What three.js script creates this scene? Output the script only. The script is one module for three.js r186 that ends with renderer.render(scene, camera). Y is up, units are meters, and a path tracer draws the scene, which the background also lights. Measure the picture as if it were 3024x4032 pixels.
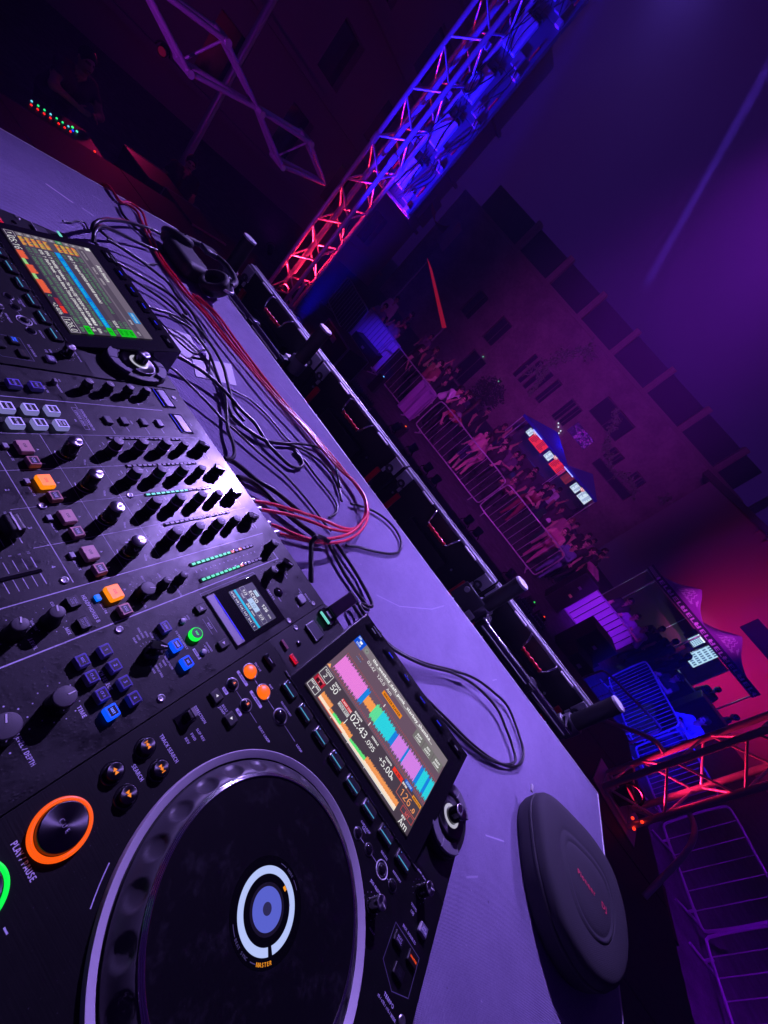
import * as THREE from 'three';
import { RoundedBoxGeometry } from 'three/addons/geometries/RoundedBoxGeometry.js';
import { mergeGeometries, toCreasedNormals } from 'three/addons/utils/BufferGeometryUtils.js';
import { MarchingCubes } from 'three/addons/objects/MarchingCubes.js';
import { ImprovedNoise } from 'three/addons/math/ImprovedNoise.js';

// ---------------------------------------------------------------- camera, sky, light, exposure
const scene = new THREE.Scene();
const camera = new THREE.PerspectiveCamera(102.94, 3 / 4, 0.02, 400);
camera.position.set(0, 2.65, 0);
camera.setRotationFromMatrix(new THREE.Matrix4().set(            // phone held rolled to the right, looking down 23 degrees
  0.59215677, -0.79547804, 0.12870526, 0,
  0.70428292, 0.58851038, 0.39704042, 0,
  -0.39158132, -0.14446526, 0.90873201, 0, 0, 0, 0, 1));
const renderer = new THREE.WebGLRenderer({ antialias: true });
renderer.toneMapping = THREE.LinearToneMapping;
renderer.toneMappingExposure = 1;
renderer.shadowMap.enabled = true;
renderer.shadowMap.type = THREE.PCFSoftShadowMap;

// night sky over a lit courtyard: violet town glow, a little brighter towards the horizon
{
  const W = 64, H = 32, d = new Float32Array(W * H * 4);
  for (let j = 0; j < H; j++) for (let i = 0; i < W; i++) {
    const el = ((j + 0.5) / H - 0.5) * Math.PI, k = 4 * (j * W + i);
    const t = Math.max(0, Math.sin(el)), g = 0.8 + 0.45 * Math.pow(1 - t, 3);
    d[k] = 0.0125 * g; d[k + 1] = 0.0024 * g; d[k + 2] = 0.05 * g; d[k + 3] = 1;
  }
  const sky = new THREE.DataTexture(d, W, H, THREE.RGBAFormat, THREE.FloatType);
  sky.mapping = THREE.EquirectangularReflectionMapping; sky.magFilter = sky.minFilter = THREE.LinearFilter; sky.needsUpdate = true;
  scene.background = sky; scene.environment = sky;
}
// faint moonlight, far below the stage lamps
const moon = new THREE.DirectionalLight(0xb8b4ff, 0.012);
moon.position.set(-8, 30, -20); moon.castShadow = true; moon.shadow.mapSize.set(2048, 2048);
Object.assign(moon.shadow.camera, { left: -30, right: 30, top: 30, bottom: -30, near: 1, far: 90 });
scene.add(moon, moon.target);

// stage lamp: a real fixture (yoke, body, lens) with a spot light just in front of its lens
function stageLamp(label, [x, y, z], [tx, ty, tz], color, cd, angle, pen, group, size = 0.09, glow = 1) {
  const g = thing('stage_lamp', label, 'stage lamp', [x, y, z], group);
  const dir = new THREE.Vector3(tx - x, ty - y, tz - z).normalize();
  const q = new THREE.Quaternion().setFromUnitVectors(new THREE.Vector3(0, 1, 0), dir);
  const prof = [[0, -0.2], [0.05, -0.2], [0.075, -0.16], [size * 0.95, -0.1], [size + 0.012, 0], [size + 0.012, 0.03], [size, 0.03], [size, 0.004], [0, 0.004]];
  const body = part('lamp_body', lathe(prof, 24), M.black, g); body.quaternion.copy(q);
  const lens = part('lens', new THREE.CircleGeometry(size * 0.96, 24).rotateX(-Math.PI / 2).translate(0, 0.012, 0), M.glow(color, glow), g); lens.quaternion.copy(q);
  const yk = part('yoke', new THREE.TorusGeometry(size + 0.05, 0.012, 8, 20, Math.PI), M.black, g); yk.rotation.y = Math.atan2(dir.x, dir.z);
  const s = new THREE.SpotLight(color, cd, 0, angle, pen, 2);
  s.position.set(x + dir.x * 0.05, y + dir.y * 0.05, z + dir.z * 0.05); s.target.position.set(tx, ty, tz);
  s.castShadow = true; s.shadow.mapSize.set(1024, 1024); s.shadow.radius = size / 0.02; s.shadow.bias = -0.0005;
  scene.add(s, s.target);
  return g;
}

const FOG = 0.006;
// ---------------------------------------------------------------- helpers
let seed = 20240611;
const rnd = () => ((seed = (seed * 1664525 + 1013904223) >>> 0) / 4294967296);
const rr = (a, b) => a + (b - a) * rnd();
const noise = new ImprovedNoise();
const V = (x, y, z) => new THREE.Vector3(x, y, z);
const taken = {};
function numbered(n) { const k = taken[n] = (taken[n] ?? -1) + 1; return k ? `${n}_${String(k).padStart(3, '0')}` : n; }
function shade(m) { m.castShadow = m.receiveShadow = true; return m; }
function thing(name, label, category, pos = [0, 0, 0], group, turn = 0) {
  const g = new THREE.Group(); g.name = numbered(name); g.position.set(...pos); g.rotation.y = turn;
  g.userData = { label, category }; if (group) g.userData.group = group;
  scene.add(g); return g;
}
function part(name, geo, mat, parent, pos, label) {
  const m = shade(new THREE.Mesh(geo, mat)); m.name = name; if (pos) m.position.set(...pos);
  if (label) m.userData.label = label;
  parent.add(m); return m;
}
function single(name, geo, mat, label, category, group, pos) {
  const m = shade(new THREE.Mesh(geo, mat)); m.name = numbered(name); if (pos) m.position.set(...pos);
  m.userData = { label, category }; if (group) m.userData.group = group;
  scene.add(m); return m;
}
function structure(name, geo, mat) { const m = shade(new THREE.Mesh(geo, mat)); m.name = numbered(name); m.userData.kind = 'structure'; scene.add(m); return m; }
const box = (w, h, d, x = 0, y = 0, z = 0) => new THREE.BoxGeometry(w, h, d).translate(x, y, z);
const rbox = (w, h, d, x = 0, y = 0, z = 0, r = 0.002, s = 2) => new RoundedBoxGeometry(w, h, d, s, Math.min(r, w / 2.01, h / 2.01, d / 2.01)).translate(x, y, z);
const cyl = (r0, r1, h, x = 0, y = 0, z = 0, n = 20) => new THREE.CylinderGeometry(r0, r1, h, n).translate(x, y, z);
const lathe = (pts, n = 32) => new THREE.LatheGeometry(pts.map(([r, y]) => new THREE.Vector2(r, y)), n);
function rod(a, b, r, n = 8) {
  const A = V(...a), B = V(...b), d = B.clone().sub(A), g = new THREE.CylinderGeometry(r, r, d.length(), n);
  g.applyQuaternion(new THREE.Quaternion().setFromUnitVectors(V(0, 1, 0), d.normalize()));
  const m = A.add(B).multiplyScalar(0.5); return g.translate(m.x, m.y, m.z);
}
const tube = (pts, r, seg = 60, n = 8, closed = false) => new THREE.TubeGeometry(new THREE.CatmullRomCurve3(pts.map(p => V(...p)), closed, 'centripetal'), seg, r, n, closed);
const merge = gs => mergeGeometries(gs.map(g => { const q = g.index ? g.toNonIndexed() : g; for (const k of Object.keys(q.attributes)) if (!['position', 'normal', 'uv'].includes(k)) q.deleteAttribute(k); return q; }));
const lin = (r, g, b) => new THREE.Color().setRGB(r, g, b);
function std(r, g, b, rough = 0.6, metal = 0, extra = {}) { return new THREE.MeshStandardMaterial({ color: lin(r, g, b), roughness: rough, metalness: metal, ...extra }); }
function phys(r, g, b, rough, metal, extra) { return new THREE.MeshPhysicalMaterial({ color: lin(r, g, b), roughness: rough, metalness: metal, ...extra }); }
function dataTex(w, h, fn, rep = 1, srgb = false) {
  const d = new Uint8Array(w * h * 4);
  for (let j = 0; j < h; j++) for (let i = 0; i < w; i++) { const c = fn(i / w, j / h, i, j), k = 4 * (j * w + i); const a = Array.isArray(c) ? c : [c, c, c]; d[k] = a[0]; d[k + 1] = a[1]; d[k + 2] = a[2]; d[k + 3] = 255; }
  const t = new THREE.DataTexture(d, w, h); t.wrapS = t.wrapT = THREE.RepeatWrapping; t.magFilter = THREE.LinearFilter; t.minFilter = THREE.LinearMipmapLinearFilter; t.generateMipmaps = true;
  t.repeat.set(rep, rep); if (srgb) t.colorSpace = THREE.SRGBColorSpace; t.needsUpdate = true; return t;
}
function canvasTex(w, h, draw) {
  const c = document.createElement('canvas'); c.width = w; c.height = h; const x = c.getContext('2d'); draw(x, w, h);
  const t = new THREE.CanvasTexture(c); t.colorSpace = THREE.SRGBColorSpace; t.anisotropy = 8; return t;
}
const fbm = (x, y, z = 0) => { let s = 0, a = 0.5; for (let o = 0; o < 4; o++) { s += a * noise.noise(x, y, z + o * 7.3); x *= 2.03; y *= 2.03; a *= 0.5; } return s; };
const clamp8 = v => Math.max(0, Math.min(255, v | 0));

// ---------------------------------------------------------------- materials
const glows = {};
const grit = dataTex(256, 256, (u, v) => clamp8(128 + 110 * rr(-1, 1) * (rnd() < 0.25 ? 1 : 0.25)), 1);
const M = {
  black: std(0.016, 0.016, 0.018, 0.5, 0.1),
  blackMatte: std(0.014, 0.014, 0.016, 0.8),
  rubber: std(0.02, 0.02, 0.022, 0.62),
  gloss: phys(0.008, 0.008, 0.009, 0.12, 0, { clearcoat: 1, clearcoatRoughness: 0.06 }),
  knob: std(0.022, 0.021, 0.023, 0.42),
  knobTop: std(0.2, 0.19, 0.21, 0.5),
  knobDim: std(0.06, 0.058, 0.066, 0.5),
  whiteMark: std(0.75, 0.75, 0.77, 0.5),
  whitePlastic: std(0.62, 0.62, 0.64, 0.45),
  clearBtn: std(0.42, 0.42, 0.46, 0.35),
  pinkBtn: std(0.66, 0.4, 0.36, 0.4),
  screwMetal: std(0.3, 0.3, 0.32, 0.35, 0.9),
  chrome: std(0.75, 0.75, 0.77, 0.16, 1),
  spun: phys(0.34, 0.33, 0.36, 0.3, 1, { anisotropy: 0.85 }),
  spunDark: phys(0.11, 0.105, 0.12, 0.32, 1, { anisotropy: 0.85 }),
  steel: std(0.55, 0.55, 0.57, 0.32, 0.85),
  alu: std(0.62, 0.62, 0.64, 0.38, 0.6),
  aluWhite: std(0.6, 0.6, 0.62, 0.42, 0.15),
  galv: std(0.42, 0.42, 0.45, 0.45, 0.5),
  redPlastic: std(0.8, 0.015, 0.035, 0.3),
  pipeSteel: std(0.28, 0.28, 0.3, 0.2, 1),
  redCable: phys(0.9, 0.015, 0.06, 0.3, 0, { clearcoat: 1, clearcoatRoughness: 0.22 }),
  cable: std(0.014, 0.014, 0.016, 0.32),
  paper: std(0.72, 0.72, 0.74, 0.7),
  ledOff: std(0.16, 0.15, 0.17, 0.4),
  wood: std(0.2, 0.13, 0.08, 0.7),
  glow(color, k = 1) {
    const key = new THREE.Color(color).getHexString() + k;
    return glows[key] ??= new THREE.MeshStandardMaterial({ color: 0x060606, emissive: new THREE.Color(color), emissiveIntensity: k, roughness: 0.4 });
  },
};

// ---------------------------------------------------------------- the large structure: ground, stage
{
  const asphalt = dataTex(512, 512, (u, v) => { const n = fbm(u * 24, v * 24) * 40 + rr(-14, 14); const c = 58 + n; return [clamp8(c), clamp8(c), clamp8(c + 3)]; }, 1, true);
  asphalt.repeat.set(60, 60);
  const gm = new THREE.MeshStandardMaterial({ map: asphalt, roughness: 0.72, bumpMap: grit, bumpScale: 0.004 });
  structure('ground', new THREE.PlaneGeometry(300, 300).rotateX(-Math.PI / 2), gm);
  const ply = dataTex(512, 512, (u, v) => { const c = 34 + fbm(u * 9, v * 30) * 26 + rr(-6, 6); return [clamp8(c), clamp8(c), clamp8(c + 2)]; }, 1, true);
  ply.repeat.set(5, 5);
  const deckM = new THREE.MeshStandardMaterial({ map: ply, roughness: 0.62 });
  const st = new THREE.Group(); st.name = 'stage'; st.userData.kind = 'structure'; scene.add(st);
  for (let i = 0; i < 4; i++) for (let j = 0; j < 7; j++)                    // stage decks, 2 m by 1 m, with open seams
    part('deck', rbox(1.992, 0.06, 0.992, -3.9 + i * 2 + 0.1, 1.17, -4.75 + j + 0.1, 0.004, 1), deckM, st);
  part('skirt', box(8.0, 1.12, 0.02, -0.8, 0.56, -5.13), M.blackMatte, st);
  part('skirt', box(0.02, 1.12, 7, 3.21, 0.56, -1.65), M.blackMatte, st);
  part('skirt', box(0.02, 1.12, 7, -4.81, 0.56, -1.65), M.blackMatte, st);
}

// ---------------------------------------------------------------- the table
const TY = 2.195;                       // table top
{
  const x0 = -1.287, x1 = 0.764, z0 = -1.063, z1 = 0.16, w = x1 - x0, d = z1 - z0;
  const t = thing('dj_table', 'grey lavender fabric covered table under the players and mixer', 'table', [(x0 + x1) / 2, 1.2, (z0 + z1) / 2]);
  const map = canvasTex(2048, 1240, (c, W, H) => {
    const im = c.createImageData(W, H), D = im.data;
    for (let j = 0; j < H; j++) for (let i = 0; i < W; i++) {
      const u = i / W * 2.05, v = j / H * 1.22, k = 4 * (j * W + i);
      const n = fbm(u * 5, v * 5) * 16 + fbm(u * 22 + 9, v * 9) * 12 + (rnd() - 0.5) * 13 + fbm(u * 60, v * 60, 5) * 7;
      D[k] = clamp8(138 + n); D[k + 1] = clamp8(124 + n); D[k + 2] = clamp8(166 + n); D[k + 3] = 255;
    }
    c.putImageData(im, 0, 0);
    const px = (x, z) => [(x - x0) / w * W, (z - z0) / d * H];
    const stroke = (pts, lw, col) => { c.strokeStyle = col; c.lineWidth = lw; c.lineCap = 'round'; c.beginPath(); pts.forEach((p, i) => i ? c.lineTo(...px(...p)) : c.moveTo(...px(...p))); c.stroke(); };
    // worn scuffs and creases where the photograph shows them
    stroke([[-1.13, -0.63], [-1.105, -0.67]], 5, 'rgba(245,225,245,.9)'); stroke([[-1.1, -0.69], [-1.09, -0.71]], 4, 'rgba(235,220,240,.75)');
    stroke([[-1.08, -0.72], [-1.075, -0.735]], 4, 'rgba(235,220,240,.6)'); stroke([[-1.2, -0.76], [-1.195, -0.78]], 3, 'rgba(220,210,235,.6)');
    stroke([[0.02, -0.75], [0.07, -0.8], [0.13, -0.92], [0.15, -0.99]], 2.2, 'rgba(215,205,235,.45)');
    stroke([[0.43, -0.59], [0.47, -0.62]], 2, 'rgba(230,220,245,.7)'); stroke([[0.41, -0.5], [0.43, -0.52]], 2, 'rgba(230,220,245,.4)');
    stroke([[-0.62, -0.99], [-0.55, -1.0]], 2, 'rgba(225,215,240,.4)'); stroke([[0.36, -0.96], [0.37, -0.98]], 2, 'rgba(225,215,240,.5)');
    for (let i = 0; i < 260; i++) { c.fillStyle = `rgba(${rnd() < 0.5 ? '235,225,250' : '60,50,80'},${rr(0.1, 0.5)})`; c.beginPath(); c.arc(rnd() * W, rnd() * H, rr(0.6, 1.8), 0, 7); c.fill(); }
    for (let i = 0; i < 40; i++) { const x = rr(x0, x1), z = rr(z0, z1), a = rr(0, 6.3), l = rr(0.01, 0.06); stroke([[x, z], [x + l * Math.cos(a), z + l * Math.sin(a)]], rr(0.6, 1.4), `rgba(225,215,240,${rr(0.08, 0.3)})`); }
  });
  const weave = dataTex(64, 64, (u, v) => clamp8(128 + 85 * Math.sin((u + v) * Math.PI * 2 * 4) + 40 * Math.sin((u - v) * Math.PI * 2 * 8) + rr(-20, 20)));
  weave.repeat.set(w / 0.0135, d / 0.0135);
  const top = new THREE.PlaneGeometry(w, d).rotateX(-Math.PI / 2);
  const cloth = new THREE.MeshPhysicalMaterial({ map, roughness: 0.78, bumpMap: weave, bumpScale: 0.0009, sheen: 0.25, sheenRoughness: 0.6, sheenColor: lin(0.8, 0.8, 0.9) });
  part('fabric_top', top, cloth, t, [0, TY - 1.2, 0]);
  part('board', box(w, 0.03, d, 0, TY - 1.2 - 0.0165, 0), std(0.2, 0.18, 0.16, 0.7), t);
  const edge = std(0.62, 0.6, 0.64, 0.4, 0.2);
  part('edge_trim', rbox(w + 0.008, 0.033, 0.004, 0, TY - 1.2 - 0.0155, -d / 2 - 0.002, 0.0015, 1), edge, t);
  part('edge_trim', rbox(0.004, 0.033, d, w / 2 + 0.002, TY - 1.2 - 0.0155, 0, 0.0015, 1), edge, t);
  part('edge_trim', rbox(0.004, 0.033, d, -w / 2 - 0.002, TY - 1.2 - 0.0155, 0, 0.0015, 1), edge, t);
  for (const sx of [-1, 1]) for (const sz of [-1, 1]) part('leg', cyl(0.024, 0.024, TY - 1.2 - 0.032, sx * (w / 2 - 0.08), (TY - 1.2 - 0.032) / 2, sz * (d / 2 - 0.08)), M.steel, t);
}

// ---------------------------------------------------------------- printing on panels
const PRINT = '#cfcbe6';
function txt(c, s, x, y, h, o = {}) {          // text, h = cap height in canvas units
  c.save(); c.translate(x, y); if (o.rot) c.rotate(o.rot); if (o.sx) c.scale(o.sx, 1);
  c.font = `${o.w ?? 'bold'} ${h * 1.38}px sans-serif`; c.textAlign = o.al ?? 'center'; c.textBaseline = 'middle'; c.fillStyle = o.col ?? PRINT; c.fillText(s, 0, 0); c.restore();
}
function panelNoise(c, W, H, base, amp, specks) {
  const im = c.createImageData(W, H), D = im.data;
  for (let j = 0; j < H; j++) for (let i = 0; i < W; i++) { const k = 4 * (j * W + i), n = fbm(i / 70, j / 70) * amp + (rnd() - 0.5) * amp * 0.7; D[k] = clamp8(base + n); D[k + 1] = clamp8(base + n); D[k + 2] = clamp8(base + 2 + n); D[k + 3] = 255; }
  c.putImageData(im, 0, 0);
  for (let i = 0; i < specks; i++) { c.fillStyle = `rgba(170,165,185,${rr(0.08, 0.4)})`; c.beginPath(); c.arc(rnd() * W, rnd() * H, rr(0.5, 1.7), 0, 7); c.fill(); }
}
const dustRough = dataTex(512, 512, (u, v) => { const n = fbm(u * 16, v * 16) * 90 + fbm(u * 60, v * 60, 3) * 60; return [0, clamp8(118 + n + (rnd() < 0.03 ? 70 : 0)), 0]; });
const speck = dataTex(512, 512, () => clamp8(rnd() < 0.04 ? rr(150, 255) : 90 + rr(-14, 14)));
const ang = (deg, r, x, z) => [x + r * Math.sin(deg * Math.PI / 180), z - r * Math.cos(deg * Math.PI / 180)];

// knob kinds: profile lathe + top cap + pointer line, origin at the panel
const KG = {};
function knob(parent, kind, x, y, z, turn = 0) {
  const g = new THREE.Group(); g.name = 'knob'; g.position.set(x, y, z); g.rotation.y = -turn * Math.PI / 180; parent.add(g);
  if (kind === 'eq' || kind === 'trim') {
    const s = kind === 'eq' ? 1 : 0.86;
    KG[kind] ??= [lathe([[0, 0], [0.0068 * s, 0], [0.0068 * s, 0.001], [0.0062 * s, 0.007], [0.0074 * s, 0.0085], [0.0074 * s, 0.0092]], 24),
      lathe([[0.0066 * s, 0.0102], [0.0058 * s, 0.0175 * s + 0.001], [0.0054 * s, 0.019 * s + 0.0006]], 24), lathe([[0, 0.0202 * s], [0.0047 * s, 0.0202 * s], [0.0054 * s, 0.0194 * s]], 24),
      new THREE.TorusGeometry(0.0072 * s, 0.00055, 8, 28).rotateX(Math.PI / 2).translate(0, 0.0097, 0), box(0.0009, 0.0006, 0.0052 * s, 0, 0.0203 * s, -0.0028 * s)];
    part('skirt', KG[kind][0], M.knob, g); part('grip', KG[kind][1], M.knob, g); part('cap', KG[kind][2], M.knobTop, g);
    if (kind === 'eq') part('ring', KG[kind][3], M.ringMark, g);
    part('pointer', KG[kind][4], M.whiteMark, g);
  } else if (kind === 'color') {
    KG.color ??= [lathe([[0, 0], [0.0082, 0], [0.0078, 0.003], [0.0071, 0.003], [0.0067, 0.0205]], 28), lathe([[0, 0.0222], [0.0060, 0.0222], [0.0068, 0.0212], [0.0067, 0.0204]], 36), box(0.001, 0.0008, 0.0062, 0, 0.0222, -0.003)];
    part('grip', KG.color[0], M.gloss, g); part('cap', KG.color[1], M.spun, g); part('pointer', KG.color[2], M.whiteMark, g);
  } else if (kind === 'small') {
    KG.small ??= [lathe([[0, 0], [0.0062, 0], [0.0052, 0.003], [0.0047, 0.0125]], 24), lathe([[0, 0.0138], [0.004, 0.0138], [0.0047, 0.0128], [0.0047, 0.0124]], 24), box(0.0009, 0.0006, 0.0042, 0, 0.0139, -0.0022)];
    part('grip', KG.small[0], M.knob, g); part('cap', KG.small[1], M.knobDim, g); part('pointer', KG.small[2], M.whiteMark, g);
  } else if (kind === 'pointer') {
    const sh = new THREE.Shape(); sh.moveTo(-0.0032, 0.0058); sh.lineTo(0.0032, 0.0058); sh.lineTo(0.0042, 0); sh.lineTo(0.0014, -0.0085); sh.lineTo(-0.0014, -0.0085); sh.lineTo(-0.0042, 0);
    KG.pointer ??= [lathe([[0, 0], [0.0078, 0], [0.007, 0.003], [0.0052, 0.0036]], 24), new THREE.ExtrudeGeometry(sh, { depth: 0.0115, bevelEnabled: true, bevelSize: 0.0008, bevelThickness: 0.0008, bevelSegments: 2 }).rotateX(Math.PI / 2).translate(0, 0.0155, 0), box(0.001, 0.0005, 0.006, 0, 0.0164, -0.0045)];
    part('skirt', KG.pointer[0], M.knob, g); part('grip', KG.pointer[1], M.gloss, g); part('pointer', KG.pointer[2], M.whiteMark, g);
  } else if (kind === 'round') {
    KG.round ??= [lathe([[0, 0], [0.0125, 0], [0.0115, 0.003], [0.0108, 0.016]], 32), lathe([[0, 0.0176], [0.0095, 0.0176], [0.0108, 0.0164], [0.0108, 0.0158]], 32), box(0.0012, 0.0006, 0.007, 0, 0.0177, -0.0055)];
    part('grip', KG.round[0], M.gloss, g); part('cap', KG.round[1], M.knobDim, g); part('pointer', KG.round[2], M.whiteMark, g);
  }
  return g;
}
M.ringMark = std(0.5, 0.34, 0.55, 0.45);
const faceMats = {};
function keyFace(text, o = {}) {                       // printed cap of a push button
  const k = text + JSON.stringify(o);
  return faceMats[k] ??= (() => {
    const map = canvasTex(128, 128 * (o.asp ?? 0.75) | 0, (c, W, H) => {
      c.fillStyle = o.rim ?? '#b9b6cc'; c.fillRect(0, 0, W, H);
      if (o.dark) { c.fillStyle = '#0b0a12'; c.fillRect(W * 0.12, H * 0.12, W * 0.78, H * 0.74); }
      const L = text.split('\n'); L.forEach((s, i) => txt(c, s, W / 2, H / 2 + (i - (L.length - 1) / 2) * H * 0.32, H * (o.h ?? 0.24), { col: o.ink ?? '#d8d5f0', sx: o.sx ?? 1 }));
    });
    const m = new THREE.MeshStandardMaterial({ map, roughness: 0.4 });
    if (o.lit) { m.emissiveMap = map; m.emissive = new THREE.Color(o.lit); m.emissiveIntensity = o.k ?? 1; }
    return m;
  })();
}
// push button: bevelled body with a printed face on top
function key(parent, name, x, y, z, w, d, h, bodyM, faceM, dome) {
  const g = new THREE.Group(); g.name = name; g.position.set(x, y, z); parent.add(g);
  part('cap', rbox(w, h, d, 0, h / 2, 0, Math.min(w, d) * 0.16, 2), bodyM, g);
  if (faceM) part('face', new THREE.PlaneGeometry(w * 0.84, d * 0.84).rotateX(-Math.PI / 2), faceM, g, [0, h + 0.0002, 0]);
  return g;
}
const SCREW = lathe([[0, 0.0012], [0.0012, 0.0005], [0.0022, 0.0014], [0.0034, 0.0012], [0.0038, 0]], 16);

// ---------------------------------------------------------------- the mixer
{
  const gx = -0.221, gz = -0.245, PY = 0.09;
  const m = thing('dj_mixer', 'black four channel mixer with rows of knobs between the two players', 'mixer', [gx, TY, gz]);
  const X = mm => mm / 1000 - gx, Z = mm => mm / 1000 - gz;
  const S = 4.4, CX = mm => (mm + 420.5) * S, CY = mm => (mm + 474) * S;
  const map = canvasTex(1760, 2016, (c, W, H) => {
    panelNoise(c, W, H, 19, 9, 5200);
    const line = (x0, z0, x1, z1, w = 0.5, col = PRINT) => { c.strokeStyle = col; c.lineWidth = w * S; c.beginPath(); c.moveTo(CX(x0), CY(z0)); c.lineTo(CX(x1), CY(z1)); c.stroke(); };
    const t = (s, x, z, h, o) => txt(c, s, CX(x), CY(z), h * S, o);
    const dots = (x, z, r, a0, a1, n, s = 0.35) => { c.fillStyle = PRINT; for (let i = 0; i < n; i++) { const [px, pz] = ang(a0 + (a1 - a0) * i / (n - 1), r, x, z); c.beginPath(); c.arc(CX(px), CY(pz), s * S, 0, 7); c.fill(); } };
    // section lines
    line(-374, -422, -374, -30, 0.9); line(-150, -450, -150, -30, 0.9); line(-107, -446, -107, -30, 1.1);
    line(-324.5, -454, -324.5, -205, 0.45); line(-279.5, -416, -279.5, -196, 0.45); line(-237, -416, -237, -193, 0.45); line(-195.5, -450, -195.5, -193, 0.45);
    line(-324, -291, -154, -291, 0.4); line(-324, -251, -154, -251, 0.4); line(-320, -206, -155, -206, 0.75);
    line(-372, -306, -340, -306, 0.4); line(-389, -262, -389, -236, 0.4);
    for (let i = 0; i < 4; i++) {
      const x = -300 + 42 * i;
      t('LOW', x - 12, -309, 1.5); t('-26', x - 9, -304, 1.2); t('+6', x + 9, -304, 1.2); t('MID', x - 12, -340, 1.5); t('HI', x - 12, -371, 1.5); t('TRIM', x - 12, -401, 1.5);
      for (const z of [-312, -343, -375, -404]) dots(x, z, 10, -150, 150, 11, 0.25);
      dots(x, -435, 11, -60, 60, 5, 0.4); t('USB', x - 12, -446, 1.3); t('LINE', x + 11, -441, 1.3); t('DIGITAL', x + 11, -446, 1.3); t('PHONO', x + 11, -436, 1.3);
      t('COLOR', x + 14, -277, 1.7, { rot: 0.4 }); t('LOW', x - 9, -272, 1.5); t('HI', x + 14, -256, 1.5);
      c.strokeStyle = PRINT; c.lineWidth = 0.9 * S; c.beginPath(); c.arc(CX(x + 2), CY(-265), 10.5 * S, 0.1, 2.0); c.stroke(); c.beginPath(); c.arc(CX(x + 2), CY(-265), 10.5 * S, 3.3, 3.95); c.stroke();
      t('A', x - 4, -241, 2); t('B', x + 14, -239, 2); t('BEAT FX', x + 4, -216, 2);
      t(String(i + 1), x, -199, 3);
      for (let k = 0; k <= 10; k++) { const z = -188 + k * 6.3; line(x - 14, z, x - 3, z, k % 5 ? 0.55 : 0.8); line(x + 3, z, x + 14, z, k % 5 ? 0.55 : 0.8); t(String(10 - k), x - 18.5, z, 2, { w: 'normal' }); }
    }
    t('SOUND COLOR FX', -348, -309, 3, { al: 'center', sx: 0.92 }); t('CENTER LOCK', -350, -302, 2.6); c.strokeStyle = PRINT; c.lineWidth = 0.4 * S; c.strokeRect(CX(-366), CY(-304.6), 33 * S, 5 * S);
    t('ON', -346, -295, 1.6); t('MIC FX', -391, -285, 2.2); t('TALKOVER', -395, -300, 2); t('OFF', -408, -306, 1.6);
    t('START/STOP', -334, -331, 1.5); t('ON/OFF', -336, -351, 1.5); t('MIDI', -348, -362, 1.8); t('BLUETOOTH', -334, -377, 1.4); t('RETURN', -335, -400, 1.4);
    for (const [z, s] of [[-327, 'LOW'], [-352, 'HI'], [-378, 'MIC 2'], [-402, 'MIC 1']]) { dots(-395, z, 9.5, -150, 150, 11, 0.3); t(s, -408, z - 6, 1.5); }
    t('EQ', -383, -340, 1.8); line(-384, -334, -384, -350, 0.35); t('LEVEL', -383, -390, 1.6); line(-384, -383, -384, -398, 0.35); t('MIC', -402, -414, 2);
    t('A', -398, -461, 2.4); t('USB', -350, -456, 2);
    // master / booth
    for (const z of [-254, -275, -295, -440]) dots(-126, z, 9.5, -150, 150, 11, 0.35);
    t('BOOTH', -138, -262, 1.8); t('LEVEL', -113, -249, 2); t('LOW', -137, -279, 1.8); t('HI', -137, -299, 1.8); t('BOOTH EQ', -114, -288, 1.9, { rot: 0 }); t('MASTER', -112, -446, 2.4); t('0', -137, -248, 1.6); t('BEAT FX', -123, -216, 2); t('A', -134, -241, 2); t('B', -115, -239, 2);
    for (let k = 0; k < 15; k++) t(['12', '9', '7', '5', '3', '2', '1', '0', '-3', '-5', '-7', '-12', '-18', '-24', '-30'][k], -127.5, -415 + k * 6.8, 1.5);
    // headphones
    t('HEADPHONES B', -127, -207, 3.2, { sx: 0.86 }); t('MIX', -115, -184, 2.6); t('CUE', -141, -184, 2); t('MASTER', -129, -166, 1.8); t('LEVEL', -115, -160, 2.6); t('0', -136, -146, 1.8);
    dots(-129, -153, 11, -150, 150, 11, 0.45); dots(-129, -177, 11, -150, 150, 11, 0.45);
    // effect unit
    c.strokeStyle = '#8d89a8'; c.lineWidth = 0.5 * S; c.strokeRect(CX(-102), CY(-392), 71 * S, 84 * S);
    t('X-PAD', -66, -330, 2); t('BEAT', -66, -297, 2.4); line(-76, -300, -56, -300, 0.35); line(-76, -294, -56, -294, 0.35); t('AUTO', -84, -281, 1.6); t('/TAP', -84, -278, 1.6); t('QUANTIZE', -47, -283, 1.7); t('- UTILITY', -47, -279.5, 1.7);
    c.fillStyle = PRINT; c.fillRect(CX(-53), CY(-269), 12 * S, 3 * S); t('WAKE UP', -47, -267.5, 1.6, { col: '#15131f' });
    t('FX FREQUENCY', -66, -262, 2.4, { sx: 0.9 }); t('CH SELECT', -65, -189, 3, { sx: 0.9 }); t('TIME', -52, -165, 3); t('LEVEL / DEPTH', -48, -128, 3, { sx: 0.85 });
    dots(-67, -121, 16, -150, 150, 11, 0.6); dots(-67, -155, 14, -150, 150, 11, 0.5);
    const fx = ['DELAY', 'ECHO', 'PING PONG', 'SPIRAL', 'HELIX', 'REVERB', 'FLANGER', 'PHASER', 'FILTER', 'TRIPLET FILTER', 'TRANS', 'ROLL', 'TRIPLET ROLL', 'MOBIUS'];
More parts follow.
